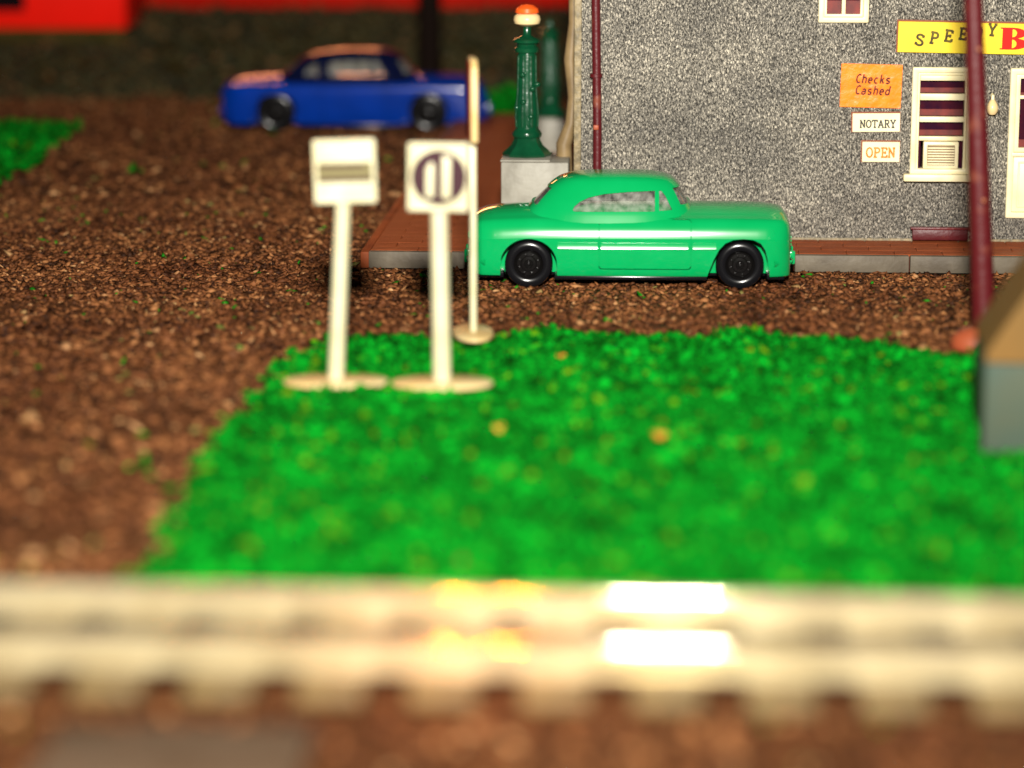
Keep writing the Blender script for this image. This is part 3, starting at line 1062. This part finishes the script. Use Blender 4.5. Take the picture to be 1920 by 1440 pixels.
    for side in (-1, 1):
        for (a, b) in spec['trims']:
            bm = bmesh.new()
            rg = []
            for k in range(13):
                x = a + (b - a) * k / 12
                zb_, zs_ = f('zb', x), smooth('zs', x)
                ring = []
                for off, dz_ in ((-.02, -.115), (.026, -.110), (.032, -.098), (.011, -.012), (.004, 0.0), (-.02, .002)):
                    t = (tz + dz_ - zb_) / (zs_ - zb_)
                    ww = float(np.interp(t, [p[2] for p in prof[3:]], [p[0] for p in prof[3:]])) * halfw(x)
                    ring.append(bm.verts.new((x, side * (ww + off), tz + dz_)))
                rg.append(ring)
            for q0, q1 in zip(rg[:-1], rg[1:]):
                for k in range(6):
                    bm.faces.new((q0[k], q0[(k + 1) % 6], q1[(k + 1) % 6], q1[k]))
            bm.faces.new(rg[0])
            bm.faces.new(rg[-1])
            link('side_moulding', from_bm(bm, 'moulding', 30), paint, car)
    # chassis, bumpers, lamps
    bm = bmesh.new()
    (a0, a1), (b0, b1) = [(min(p[0] for p in a), max(p[0] for p in a)) for a in spec['arches']]
    zc_ = spec['zb'][1][1]
    bm_box(bm, .14, a0 + .06, -W * .74, W * .74, zc_ - .06, zc_ + .05, .02)
    bm_box(bm, a0 + .062, a1 - .062, -W * .42, W * .42, zc_ - .06, zc_ + .05, .02)
    bm_box(bm, a1 - .06, b0 + .06, -W * .93, W * .93, zc_ - .06, zc_ + .012, .02)
    bm_box(bm, b0 + .062, b1 - .062, -W * .42, W * .42, zc_ - .06, zc_ + .05, .02)
    bm_box(bm, b1 - .06, L - .10, -W * .80, W * .80, zc_ - .06, zc_ + .05, .02)
    link('chassis', from_bm(bm, 'chassis', 40), 'black', car)
    for nm, xe, sgn in (('front_bumper', L, 1), ('rear_bumper', 0, -1)):
        pts = []
        for k in range(17):
            y_ = W * (-.93 + 1.86 * k / 16)
            back = .34 * max(0, (abs(y_) / W - .45) / .5) ** 2
            pts.append((xe + sgn * (.0 - back), y_, spec['bump_z']))
        bmp = link(nm, tube_me(pts, .065, 10), paint, car)
        for y_ in (-.3 * W, .3 * W):
            link('overrider', box_me(xe + sgn * .04 - .07, xe + sgn * .04 + .07, y_ - .05, y_ + .05, spec['bump_z'] - .10, spec['bump_z'] + .14, .03), paint, bmp)
    for y_ in (-.62 * W, .62 * W):
        hl = link('headlight', lathe_me([(.0, .09), (.10, .075), (.145, .03), (.165, .04), (.175, .0), (.165, -.12), (.0, -.13)][::-1], 20, 'X'), paint, car, (L - .115, y_, spec['lamp_z']))
        link('tail_light', lathe_me([(.0, -.07), (.06, -.055), (.085, .0), (.085, .08), (.0, .09)], 14, 'X'), paint, car, (.035, y_ * 1.02, spec['lamp_z']))
    gr = link('grille', box_me(L - .05, L + .015, -.38 * W, .38 * W, spec['lamp_z'] - .22, spec['lamp_z'] - .02, .03), paint, car)
    for k in range(3):
        link('grille_bar', box_me(L + .0155, L + .04, -.36 * W, .36 * W, spec['lamp_z'] - .20 + k * .062, spec['lamp_z'] - .165 + k * .062, .01), paint, gr)
    # wheels: tyre, rim with holes and hub
    rw = spec['wheel_r']
    tyre = lathe_me([(rw * .62, -.02), (rw * .70, -.035), (rw * .86, -.035), (rw * .965, -.01), (rw, .05), (rw, .20), (rw * .95, .26), (rw * .60, .26)], 40, 'Y', cap=False)
    rim = lathe_me([(0.0, .025), (rw * .14, .02), (rw * .18, .045), (rw * .30, .05), (rw * .34, .022), (rw * .48, .028), (rw * .53, .06), (rw * .60, .02), (rw * .66, -.028), (rw * .70, -.02), (rw * .70, .20), (0.0, .20)], 40, 'Y')
    hub = lathe_me([(0, -.035), (rw * .07, -.03), (rw * .10, .0), (rw * .10, .06), (0, .06)], 14, 'Y')
    nut = lathe_me([(0, -.004), (rw * .045, .002), (rw * .055, .02), (rw * .055, .06), (0, .06)], 8, 'Y')
    for me_, m_ in ((tyre, 'black'), (rim, 'rim'), (hub, 'rim'), (nut, 'rim')):
        me_.materials.append(M[m_])
    for xw in spec['axles']:
        for side in (-1, 1):
            wo = link('wheel', tyre, None, car, (xw, side * (W - spec['wheel_in']), rw), (0, random.uniform(0, 6), 0 if side < 0 else math.pi))
            link('rim', rim, None, wo)
            link('hub', hub, None, wo)
            for k in range(8):
                a = 2 * math.pi * k / 8
                link('rim_stud', nut, None, wo, (rw * .405 * math.cos(a), 0, rw * .405 * math.sin(a)))
    return car


def circ_arch(cx, cz, rx, rz, zlow=0.02):
    return [(cx - rx * 1.02, zlow)] + arc(cx, cz, rx, rz, 180, 0, 20) + [(cx + rx * 1.02, zlow)]


green_spec = dict(
    L=5.58, W=.95, plan_r=.40, zb=[(0, .26), (.2, .20), (5.3, .20), (5.58, .20)],
    zs=[(0, 1.02), (.06, 1.12), (.25, 1.18), (1.0, 1.22), (4.4, 1.23), (5.25, 1.22), (5.45, 1.20), (5.54, 1.13), (5.58, 1.0)],
    zt=[(0, 1.05), (.06, 1.19), (.30, 1.30), (.95, 1.35), (3.9, 1.39), (4.8, 1.385), (5.25, 1.37), (5.45, 1.31), (5.54, 1.19), (5.58, 1.04)],
    arches=[circ_arch(1.045, .42, .49, .44), [(4.08, .02), (4.15, .26), (4.24, .50), (4.33, .68), (4.44, .80), (4.58, .86), (4.75, .875), (4.92, .86), (5.05, .80), (5.13, .68), (5.18, .50), (5.21, .28), (5.23, .02)]],
    door=(2.27, 3.84, .345, 1.185), trim_z=.80, trims=[(1.55, 2.235), (2.30, 3.80), (3.88, 4.28)],
    cabin=[(1.12, .86, 4.02, .86), (1.30, .98, 3.91, .805), (1.48, 1.14, 3.81, .73), (1.64, 1.30, 3.71, .655), (1.75, 1.43, 3.63, .60), (1.83, 1.56, 3.54, .545), (1.885, 1.74, 3.40, .46), (1.915, 1.95, 3.2, .36), (1.93, 2.2, 2.95, .22)],
    sq=3.6, roof_in=1.75,
    windows=[[(1.80, 1.335), (1.83, 1.40), (1.92, 1.475), (2.08, 1.55), (2.35, 1.61), (2.75, 1.645), (3.22, 1.665), (3.22, 1.325), (2.0, 1.315), (1.84, 1.318)],
             [(3.295, 1.665), (3.33, 1.66), (3.40, 1.58), (3.52, 1.345), (3.295, 1.335)]],
    screens=[(3.1, 5, .58, 1.42, 1.70), (.3, 1.75, .52, 1.40, 1.68)],
    bump_z=.44, lamp_z=.88, wheel_r=.415, wheel_in=.035, axles=(1.045, 4.70))
car = build_car('toy_car', green_spec, 'glossy green toy coupe parked at the kerb in front of the building', 'car_green')
near = on_level(995, 539)
car.location = (near.x - 1.045, near.y + .93, 0)
car.rotation_euler = (0, 0, R(-2.2))

s = 1.0
blue_spec = dict(
    prof=[(.0, 'b', 0), (.55, 'b', 0), (.88, 'b', 0), (.935, 'b', .01), (.962, 'b', .05), (.985, 'b', .20), (.996, 'b', .40), (1.0, 'b', .55), (1.0, 'b', .72), (.998, 'b', .84), (.990, 'b', .895), (.972, 'b', .935), (.94, 'b', .965), (.89, 'b', .985), (.83, 'b', .995), (.75, 'b', 1.0)],
    cabin_paint='car_navy', L=6.86, W=1.12, plan_r=.52, zb=[(0, .30), (.3, .17), (6.6, .17), (6.86, .22)],
    zs=[(0, 1.05), (.06, 1.16), (.3, 1.23), (1.4, 1.26), (5.4, 1.27), (6.5, 1.25), (6.74, 1.18), (6.82, 1.06), (6.86, .94)],
    zt=[(0, 1.08), (.06, 1.21), (.4, 1.34), (1.4, 1.41), (5.0, 1.42), (6.2, 1.41), (6.6, 1.34), (6.76, 1.22), (6.82, 1.10), (6.86, .98)],
    arches=[circ_arch(1.42, .46, .62, .52), circ_arch(5.38, .46, .66, .56)],
    door=(2.66, 4.30, .33, 1.22), trim_z=.86, trims=[(2.08, 2.62), (2.70, 4.26), (4.34, 4.70)],
    cabin=[(1.20, 1.30, 5.25, .98), (1.42, 1.52, 5.05, .92), (1.64, 1.76, 4.88, .84), (1.80, 1.98, 4.74, .77), (1.92, 2.22, 4.60, .69), (2.00, 2.46, 4.42, .59), (2.05, 2.75, 4.2, .44), (2.075, 3.05, 3.9, .25)],
    sq=3.6, roof_in=1.93,
    windows=[[(2.18, 1.44), (2.2, 1.56), (2.32, 1.68), (2.52, 1.72), (2.52, 1.42)], [(2.78, 1.42), (2.78, 1.72), (2.95, 1.79), (3.86, 1.82), (3.86, 1.42)], [(3.93, 1.42), (3.93, 1.82), (4.06, 1.80), (4.30, 1.44)]],
    screens=[(4.1, 6, .70, 1.50, 1.82), (.6, 2.35, .60, 1.50, 1.80)],
    bump_z=.45, lamp_z=.92, wheel_r=.50, wheel_in=.04, axles=(1.42, 5.38))
car = build_car('toy_car', blue_spec, 'blurred blue toy coupe with near-black roof parked at the back left', 'car_blue')
b0 = on_level(417, 246)
car.location = (b0.x, b0.y + 1.0, 0)
car.rotation_euler = (0, 0, R(-1.0))

# ------------------------------------------------------------------ ornamental green lamp posts on concrete blocks
def lamp_post(loc, sc, label, globe=True):
    o = empty('lamp_post', loc)
    tag(o, label, 'lamp post', 'green lamp posts on blocks')
    # eight-sided flared foot
    link('foot', lathe_me([(.0, 0), (.50, .0), (.52, .05), (.44, .13), (.34, .22), (.28, .33), (.27, .40)], 8, 'Z', 1, .9, 30), 'lamp_green', o)
    link('ring', lathe_me([(.22, .38), (.30, .40), (.315, .46), (.29, .52), (.25, .56), (.24, .60)], 24), 'lamp_green', o)
    col = link('column', lathe_me([(.235, .58), (.255, .80), (.245, 1.05), (.215, 1.3), (.20, 1.8), (.195, 2.15), (.185, 2.20)], 24), 'lamp_green', o)
    for k, (z_, a) in enumerate(((.85, -70), (1.15, -110), (1.42, -60), (1.72, -115), (1.02, 200), (1.5, -20))):
        r_ = .225
        link('boss', lathe_me([(.0, .055), (.05, .04), (.075, .0), (.05, -.05), (.0, -.06)][::-1], 12, 'Z', 1, 1, 60), 'lamp_green', col, (r_ * math.cos(R(a)), r_ * math.sin(R(a)), z_), (random.uniform(-.4, .4), random.uniform(-.4, .4), 0))
    for k in range(8):
        a = 2 * math.pi * (k + .5) / 8
        link('flute', tube_me([(.235 * math.cos(a), .235 * math.sin(a), .62), (.243 * math.cos(a), .243 * math.sin(a), .9), (.20 * math.cos(a), .20 * math.sin(a), 1.4), (.19 * math.cos(a), .19 * math.sin(a), 2.1)], .028, 6), 'lamp_green', col)
    link('capital', lathe_me([(.17, 2.14), (.25, 2.17), (.26, 2.25), (.21, 2.30), (.22, 2.34), (.285, 2.37), (.29, 2.42), (.24, 2.46), (.12, 2.50), (.085, 2.54), (.085, 2.70), (.06, 2.74)], 24), 'lamp_green', o)
    if globe:
        gl_ = link('globe', lathe_me([(.02, 2.70), (.16, 2.71), (.26, 2.76), (.285, 2.84), (.265, 2.92), (.20, 2.97), (.02, 2.98)], 24), 'bulb', o)
        link('globe_cap', lathe_me([(.20, 2.955), (.25, 2.99), (.23, 3.07), (.13, 3.14), (.01, 3.16)], 20), 'bulb_cap', gl_)
    o.scale = (sc, sc, sc)
    return o


def block(px0, px1, pytop, Y, depth, label):
    a, b = at_depth(px0, pytop, Y), at_depth(px1, pytop, Y)
    w = b.x - a.x
    o = empty('concrete_block', (a.x + w / 2, Y, SW), YAW)
    tag(o, label, 'block', 'concrete blocks under the lamp posts')
    hgt = a.z - SW
    link('body', box_me(-w / 2, w / 2, 0, depth, 0.006, hgt - .045, .03), 'concrete', o)
    link('cap', box_me(-w / 2 - .012, w / 2 + .012 - .28 * w, -.012, depth + .012, hgt - .043, hgt, .018), 'concrete', o)
    return o, hgt


o_, hg = block(939, 1066, 300, 49.6, 1.25, 'pale concrete block behind the green car carrying the lamp post')
c_ = at_depth(988, 290, 50.3)
lamp_post((c_.x, 50.25, SW + hg + .002), .90, 'bottle-green ornamental lamp post with ivory globe beside the building corner')
o_, hg = block(1008, 1056, 222, 62.0, 1.0, 'small blurred whitish block behind the lamp post foot')
c_ = at_depth(1031, 215, 62.4)
lamp_post((c_.x, 62.5, SW + hg + .002), .82, 'blurred dark green post standing behind the sharper lamp post', False)


# ------------------------------------------------------------------ sign stands
FEET = []


def stand(px, py, head_px, label, base_w, base_d, face, rotz=0.0, post_w=.125):
    """ivory plastic road sign on an oval foot; face builds the head"""
    b = on_level(px, py, .13)
    o = empty('road_sign', (b.x, b.y, 0.13), rotz)
    FEET.append((b.x, b.y, base_w / 2 if rotz < 1 else base_d / 2, base_d / 2 if rotz < 1 else base_w / 2))
    tag(o, label, 'road sign', 'ivory road signs on the lawn edge')
    link('foot', lathe_me([(.0, .0), (1.0, .0), (1.02, .025), (1.0, .055), (.95, .07), (.0, .075)], 36, 'Z', base_w / 2, base_d / 2), 'ochre', o)
    return o, b


# first: plain square head with a dark band across
o, b = stand(630, 719, None, 'ivory square sign with dark horizontal band, leftmost of the three', 1.48, .80, None)
tp = at_depth(647, 320, b.y)
dx = tp.x - b.x
hz = tp.z - .13
link('post', tube_me([(0, 0, .06), (dx * .8, 0, hz - .45)], [.115, .10], 16), 'cream_sign', o)
hd = link('head', prism_me(rounded_rect(-.43, .43, -.44, .44, .04), -.07, .07, 'Y', .015), 'cream_sign', o, (dx, 0, hz), (0, R(-1.5), 0))
link('rim', frame_me(-.43, .43, -.44, .44, .05, -.10, -.072, .008), 'cream_sign', hd)
link('band', box_me(-.378, .378, -.078, -.071, -.15, .12, .002, 1), 'sign_olive', hd)
link('stripe', box_me(-.37, .375, -.084, -.079, -.145, -.095, .001, 1), 'sign_brown', hd)
link('stripe', box_me(-.36, .28, -.084, -.079, .055, .10, .001, 1), 'sign_brown', hd)

o, b = stand(829, 722, None, 'ivory square sign with round maroon emblem of two pale bars', 1.42, .80, None)
tp = at_depth(822, 331, b.y)
dx = tp.x - b.x
hz = tp.z - .13
link('post', tube_me([(0, 0, .06), (dx * .8, 0, hz - .48)], [.13, .115], 16), 'cream_sign', o)
hd = link('head', prism_me(rounded_rect(-.42, .42, -.47, .47, .05), -.07, .07, 'Y', .015), 'cream_sign', o, (dx, 0, hz), (0, R(1.0), 0))
link('rim', frame_me(-.42, .42, -.47, .47, .05, -.10, -.072, .008), 'cream_sign', hd)
em = link('emblem', lathe_me([(.0, -.082), (.36, -.082), (.365, -.071), (.0, -.071)][::-1], 40, 'Y'), 'sign_brown', hd, (0.01, 0, .0))
link('emblem_ring', lathe_me([(.335, -.100), (.385, -.100), (.385, -.073), (.335, -.073), (.335, -.100)], 40, 'Y', cap=False), 'sign_brown', em)
link('bar', prism_me([(-.18, -.28), (-.07, -.28), (-.07, .17), (-.11, .22), (-.18, .12)], -.115, -.083, 'Y', .006), 'cream_sign', em)
link('bar', prism_me([(.045, -.29), (.16, -.29), (.16, .28), (.045, .31)], -.115, -.083, 'Y', .006), 'cream_sign', em)

# third: the plate turned edge on
o, b = stand(887, 628, None, 'tall thin ivory sign turned edge-on, behind the emblem sign', 1.30, .62, None, R(95))
o.children[0].data.materials[0] = M['ochre']
Y3 = b.y
top = at_depth(884, 108, Y3).z - .13
mid = at_depth(884, 262, Y3).z - .13
link('post', box_me(-.12, .12, -.05, .05, .06, mid + .1, .02), 'cream_sign', o)
ply = [(-.45, mid), (.45, mid), (.45, top - .35), (.36, top - .12), (.2, top), (-.3, top), (-.45, top - .12)]
hd = link('head', prism_me(ply, -.05, .05, 'Y', .015), 'ochre', o)
link('face', prism_me([(p[0] * .92, mid + .06 + (p[1] - mid) * .94 - .02) for p in ply], .052, .065, 'Y', .004), 'sign_red', hd)

# ------------------------------------------------------------------ maroon pole, right
b = on_level(1846, 655)
o = empty('utility_pole', (b.x, b.y, 0.0))
tag(o, 'tall dark maroon pole on a salmon foot crossing the right side', 'pole')
t0_ = at_depth(1825, 0, b.y)
lean = (t0_.x - b.x) / t0_.z
H_ = t0_.z + 1.6
link('shaft', tube_me([(lean * z_, 0, z_) for z_ in np.linspace(.05, H_, 9)], list(np.linspace(.185, .125, 9)), 20), 'maroon_worn', o)
link('foot', lathe_me([(.0, 0), (.47, 0), (.50, .06), (.46, .20), (.30, .30), (.20, .33), (.0, .34)], 12, 'Z', 1, .8, 50), 'foot', o, (-.05, 0, .02))
for py_ in (90, 372):
    p = at_depth(1834, py_, b.y)
    link('peg', lathe_me([(.0, -.28), (.03, -.27), (.045, -.22), (.03, -.12), (.0, -.10)], 10, 'Y'), 'foot', o, (lean * p.z + .02, 0, p.z))

# ------------------------------------------------------------------ hut cut by the right edge
b = on_level(1840, 862)
o = empty('trackside_hut', (b.x, b.y, 0.0), R(-6))
tag(o, 'blurred grey-green trackside hut with steep tan roof at the right edge', 'hut')
hs = at_depth(1846, 678, b.y).z
link('wall', box_me(0, 2.3, 0, 1.9, 0, hs, .05, 3), 'hut_wall', o)
bm = bmesh.new()
e0 = hs + .003
vs = [bm.verts.new(p) for p in ((0.02, -.06, e0), (2.28, -.06, e0), (2.28, 1.96, e0), (0.02, 1.96, e0), (0.0, -.06, e0 + .10), (2.3, -.06, e0 + .10), (2.3, 1.96, e0 + .10), (0.0, 1.96, e0 + .10), (1.15, -.06, e0 + 1.95), (1.15, 1.96, e0 + 1.95))]
for f_ in ((0, 1, 2, 3), (0, 1, 5, 4), (3, 2, 6, 7), (0, 3, 7, 4), (1, 2, 6, 5), (4, 5, 8), (7, 6, 9), (4, 7, 9, 8), (5, 6, 9, 8)):
    bm.faces.new([vs[k] for k in f_])
link('roof', from_bm(bm, 'roof'), 'hut_roof', o)

# ------------------------------------------------------------------ railway track along the front
tb = on_level(960, 1294)
trk = empty('railway_track', (tb.x, tb.y, 0), YAW)
tag(trk, 'blurred model railway track with bright rails across the foreground', 'railway track')
GAUGE, TZ = 1.65, .17
rail_prof = [(-.13, 0), (.13, 0), (.13, .03), (.035, .065), (.035, .20), (.075, .235), (.085, .28), (.070, .312), (.035, .325), (-.035, .325), (-.070, .312), (-.085, .28), (-.075, .235), (-.035, .20), (-.035, .065), (-.13, .03)]
for gy in (0.0, GAUGE):
    for (x0_, x1_) in ((-14, -.012), (.012, 14)):
        link('rail', prism_me([(gy + p[0], TZ + p[1]) for p in rail_prof], x0_, x1_, 'X', 0, 50), 'rail', trk)
    for sgn in (-1, 1):
        link('rail_joiner', box_me(-.28, .28, gy + sgn * .062 - .025, gy + sgn * .062 + .025, TZ + .035, TZ + .20, .01), 'rail', trk)
tie_me = box_me(-.315, .315, -.62, GAUGE + .62, 0.02, TZ - .003, .03)
tie_me.materials.append(M['tie'])
for k in range(-9, 10):
    link('tie', tie_me, None, trk, (k * 1.035 + .42, random.uniform(-.02, .02), 0), (0, 0, R(random.uniform(-.6, .6))))
# slab, near left
b = on_level(330, 1420)
o = link('ground_slab', box_me(-1.15, 1.15, -.9, .62, -.02, .09, .04), 'slab', None, (b.x, b.y, 0), (0, 0, R(-3)))
tag(o, 'pale grey flat slab in front of the track, lower left', 'slab')

# ------------------------------------------------------------------ red buildings and dark post at the back
def red_house(px0, px1, py, Y, hgt, dep, m, label, win_px):
    a, b_ = at_depth(px0, py, Y), at_depth(px1, py, Y)
    o = empty('red_building', (a.x, Y, a.z))
    tag(o, label, 'building', 'red buildings at the back')
    w = b_.x - a.x
    link('wall', box_me(0, w, 0, dep, 0.0, hgt, .04), m, o)
    link('plinth', box_me(.06, w - .06, .06, dep, -1.6, -.004, .0), 'bank', o)
    bm = bmesh.new()
    bm_prism(bm, [(-.3, hgt + .004), (dep + .3, hgt + .004), (dep / 2, hgt + 1.6)], -.3, w + .3, 'X')
    link('roof', from_bm(bm, 'roof'), 'post_dark', o)
    for (p0, p1, q0, q1) in win_px:
        u0, u1 = at_depth(p0, q1, Y), at_depth(p1, q0, Y)
        wn = link('window', box_me(u0.x - a.x, u1.x - a.x, -.06, -.003, u0.z - a.z, u1.z - a.z, .02), 'dark', o)
    return o


red_house(-260, 236, 54, 86.0, 4.5, 5.0, 'red_bright', 'bright red blurred building at the top left corner', [(-140, 44, -60, 20)])
red_house(250, 1075, 24, 93.5, 5.5, 5.0, 'red_wall', 'darker red blurred building along the top behind the blue car', [(330, 400, -140, -40), (560, 630, -140, -40)])
b = at_depth(806, 118, 77.0)
o = empty('dark_post', (b.x, 77.0, 0))
tag(o, 'blurred black post rising behind the blue car', 'post')
link('shaft', tube_me([(0, 0, 0), (0, 0, 6.5)], [.34, .28], 16), 'post_dark', o)
link('foot', lathe_me([(0, 0), (.6, 0), (.6, .12), (.4, .2), (0, .2)], 16), 'post_dark', o)

# ------------------------------------------------------------------ loose scatter: brown grains, green turf
def off_pavement(x, y):
    lx = (x - kerb_l.x) * math.cos(YAW) + (y - kerb_l.y) * math.sin(YAW)
    ly = -(x - kerb_l.x) * math.sin(YAW) + (y - kerb_l.y) * math.cos(YAW)
    return ~((lx > -.12) & (ly > 0.02) & (ly < LD))


def track_free(x, y):
    ly = -(x - tb.x) * math.sin(YAW) + (y - tb.y) * math.cos(YAW)
    return ly > GAUGE + .75


def ragged(x, y, a=0.11):
    return x + a * np.sin(y * 5.1 + np.sin(x * 3.7) * 2) + rng.normal(0, .12, len(x)), y + a * .6 * np.sin(x * 4.3 + np.cos(y * 2.9) * 2) + rng.normal(0, .07, len(x))


def dirt_ok(x, y):
    return off_pavement(x, y) & track_free(x, y)


parts_p, parts_s = [], []
for (n, y0, y1, smin, smax) in ((9000, 26.0, 36.0, .08, .16), (17000, 36.0, 42.0, .06, .14), (42000, 42.0, 57.0, .04, .11), (16000, 57.0, 79.0, .07, .16)):
    x, y = sample(n, y0, y1, dirt_ok)
    inl = in_poly(x, y, [(p[0], p[1]) for p in lawn]) & (rng.random(len(x)) > .06)
    x, y = x[~inl], y[~inl]
    s_ = smin + (smax - smin) * rng.random(len(x)) ** 1.8
    z = ground_z(x, y) + rng.uniform(-.05, .015, len(x))
    parts_p.append(np.stack([x, y, z], 1))
    parts_s.append(s_)
o = link('gravel', scatter_me('gravel', np.concatenate(parts_p), np.concatenate(parts_s), .38), 'grains')
tag(o, 'coarse brown ground scatter covering the road and yard', 'gravel', kind='stuff')
# fine ballast in front of and between the ties
x = rng.uniform(-8, 8, 7000)
y = rng.uniform(16, 28.6, 7000)
bed = -(x - tb.x) * math.sin(YAW) + (y - tb.y) * math.cos(YAW)
keep = (bed < -.72) | (bed > GAUGE + .72)
x, y = x[keep], y[keep]
o = link('ballast', scatter_me('ballast', np.stack([x, y, rng.uniform(-.02, .03, len(x))], 1), rng.uniform(.06, .12, len(x)), .5), 'grains')
tag(o, 'brown ballast under and in front of the track', 'gravel', kind='stuff')

# lawn: a thin mat and foam crumbs heaped on it
def lawn_patch(poly, n, name, label, y_in, hi=.10, smin=.05, smax=.12):
    xs0, ys0 = [p[0] for p in poly], [p[1] for p in poly]
    x = rng.uniform(min(xs0) - .3, max(xs0) + .3, n)
    y = rng.uniform(min(ys0) - .2, max(ys0) + .3, n)
    xr, yr = ragged(x, y)
    ok = in_poly(xr, yr, poly) & (abs(x) < half_view(y) + 1.5) & (abs(x) < 40) & track_free(x, y)
    for (fx, fy, ra, rb) in FEET:
        ok &= ((x - fx) / (ra + .06)) ** 2 + ((y - fy) / (rb + .06)) ** 2 > 1
    x, y = x[ok], y[ok]
    heap = .03 + .035 * (np.sin(x * 2.1 + 1.3 * np.sin(y * 1.7)) + np.sin(y * 2.6 + 1.1 * np.cos(x * 1.9)))
    z = np.clip(heap, 0, .2) + rng.uniform(0, hi, len(x))
    o = link(name, scatter_me(name, np.stack([x, y, z], 1), smin + (smax - smin) * rng.random(len(x)) ** 1.5, .75), 'turf')
    tag(o, label, 'grass', kind='stuff')


matv = [(p[0], p[1], 0.035) for p in lawn]
me = bpy.data.meshes.new('lawn_mat')
me.from_pydata(matv, [], [tuple(range(len(matv)))])
lm = link('lawn_base', me, 'turf_base')
tag(lm, kind='structure')
lawn_patch(lawn, 62000, 'lawn', 'bright green foam lawn in front of the green car', None)
lawn_patch(patch, 6000, 'grass_patch', 'blurred green grass patch at the left edge', None, .12, .09, .2)
c_ = on_level(946, 214)
lawn_patch([(c_.x - .5, c_.y - .8), (c_.x + .55, c_.y - .8), (c_.x + .5, c_.y + 1.5), (c_.x - .45, c_.y + 1.4)], 500, 'grass_tuft', 'small blurred green tuft by the nose of the blue car', None, .5, .12, .22)
c_ = on_level(262, 884)
lawn_patch([(c_.x - .14, c_.y - .16), (c_.x + .16, c_.y - .16), (c_.x + .14, c_.y + .16), (c_.x - .12, c_.y + .18)], 90, 'grass_tuft', 'tiny green tuft alone on the brown ground, left of the lawn', None, .08, .05, .09)
# bank clumps
x = rng.uniform(-24, 24, 9000)
y = rng.uniform(77.5, 95, 9000)
o = link('bank_scrub', scatter_me('bank_scrub', np.stack([x, y, ground_z(x, y) + .02], 1), rng.uniform(.12, .3, 9000), .6), 'bank_grains')
tag(o, 'dark olive scrub on the bank below the red buildings', 'scrub', kind='stuff')
# orange crumbs on the lawn
for (px, py, sz, lb) in ((935, 804, .10, 'orange crumb on the lawn in front of the emblem sign'), (1240, 818, .085, 'orange crumb in the middle of the lawn'),
                         (1052, 668, .05, 'tiny orange speck at the back of the lawn below the car')):
    b = on_level(px, py, .2)
    me = scatter_me('crumb', np.array([[0.0, 0, 0], [.05, .02, .02], [-.05, .01, .0]]), np.array([sz, sz * .8, sz * .8]), .8)
    tag(link('crumb', me, 'crumb', None, b), lb, 'crumb', 'orange crumbs on the lawn')
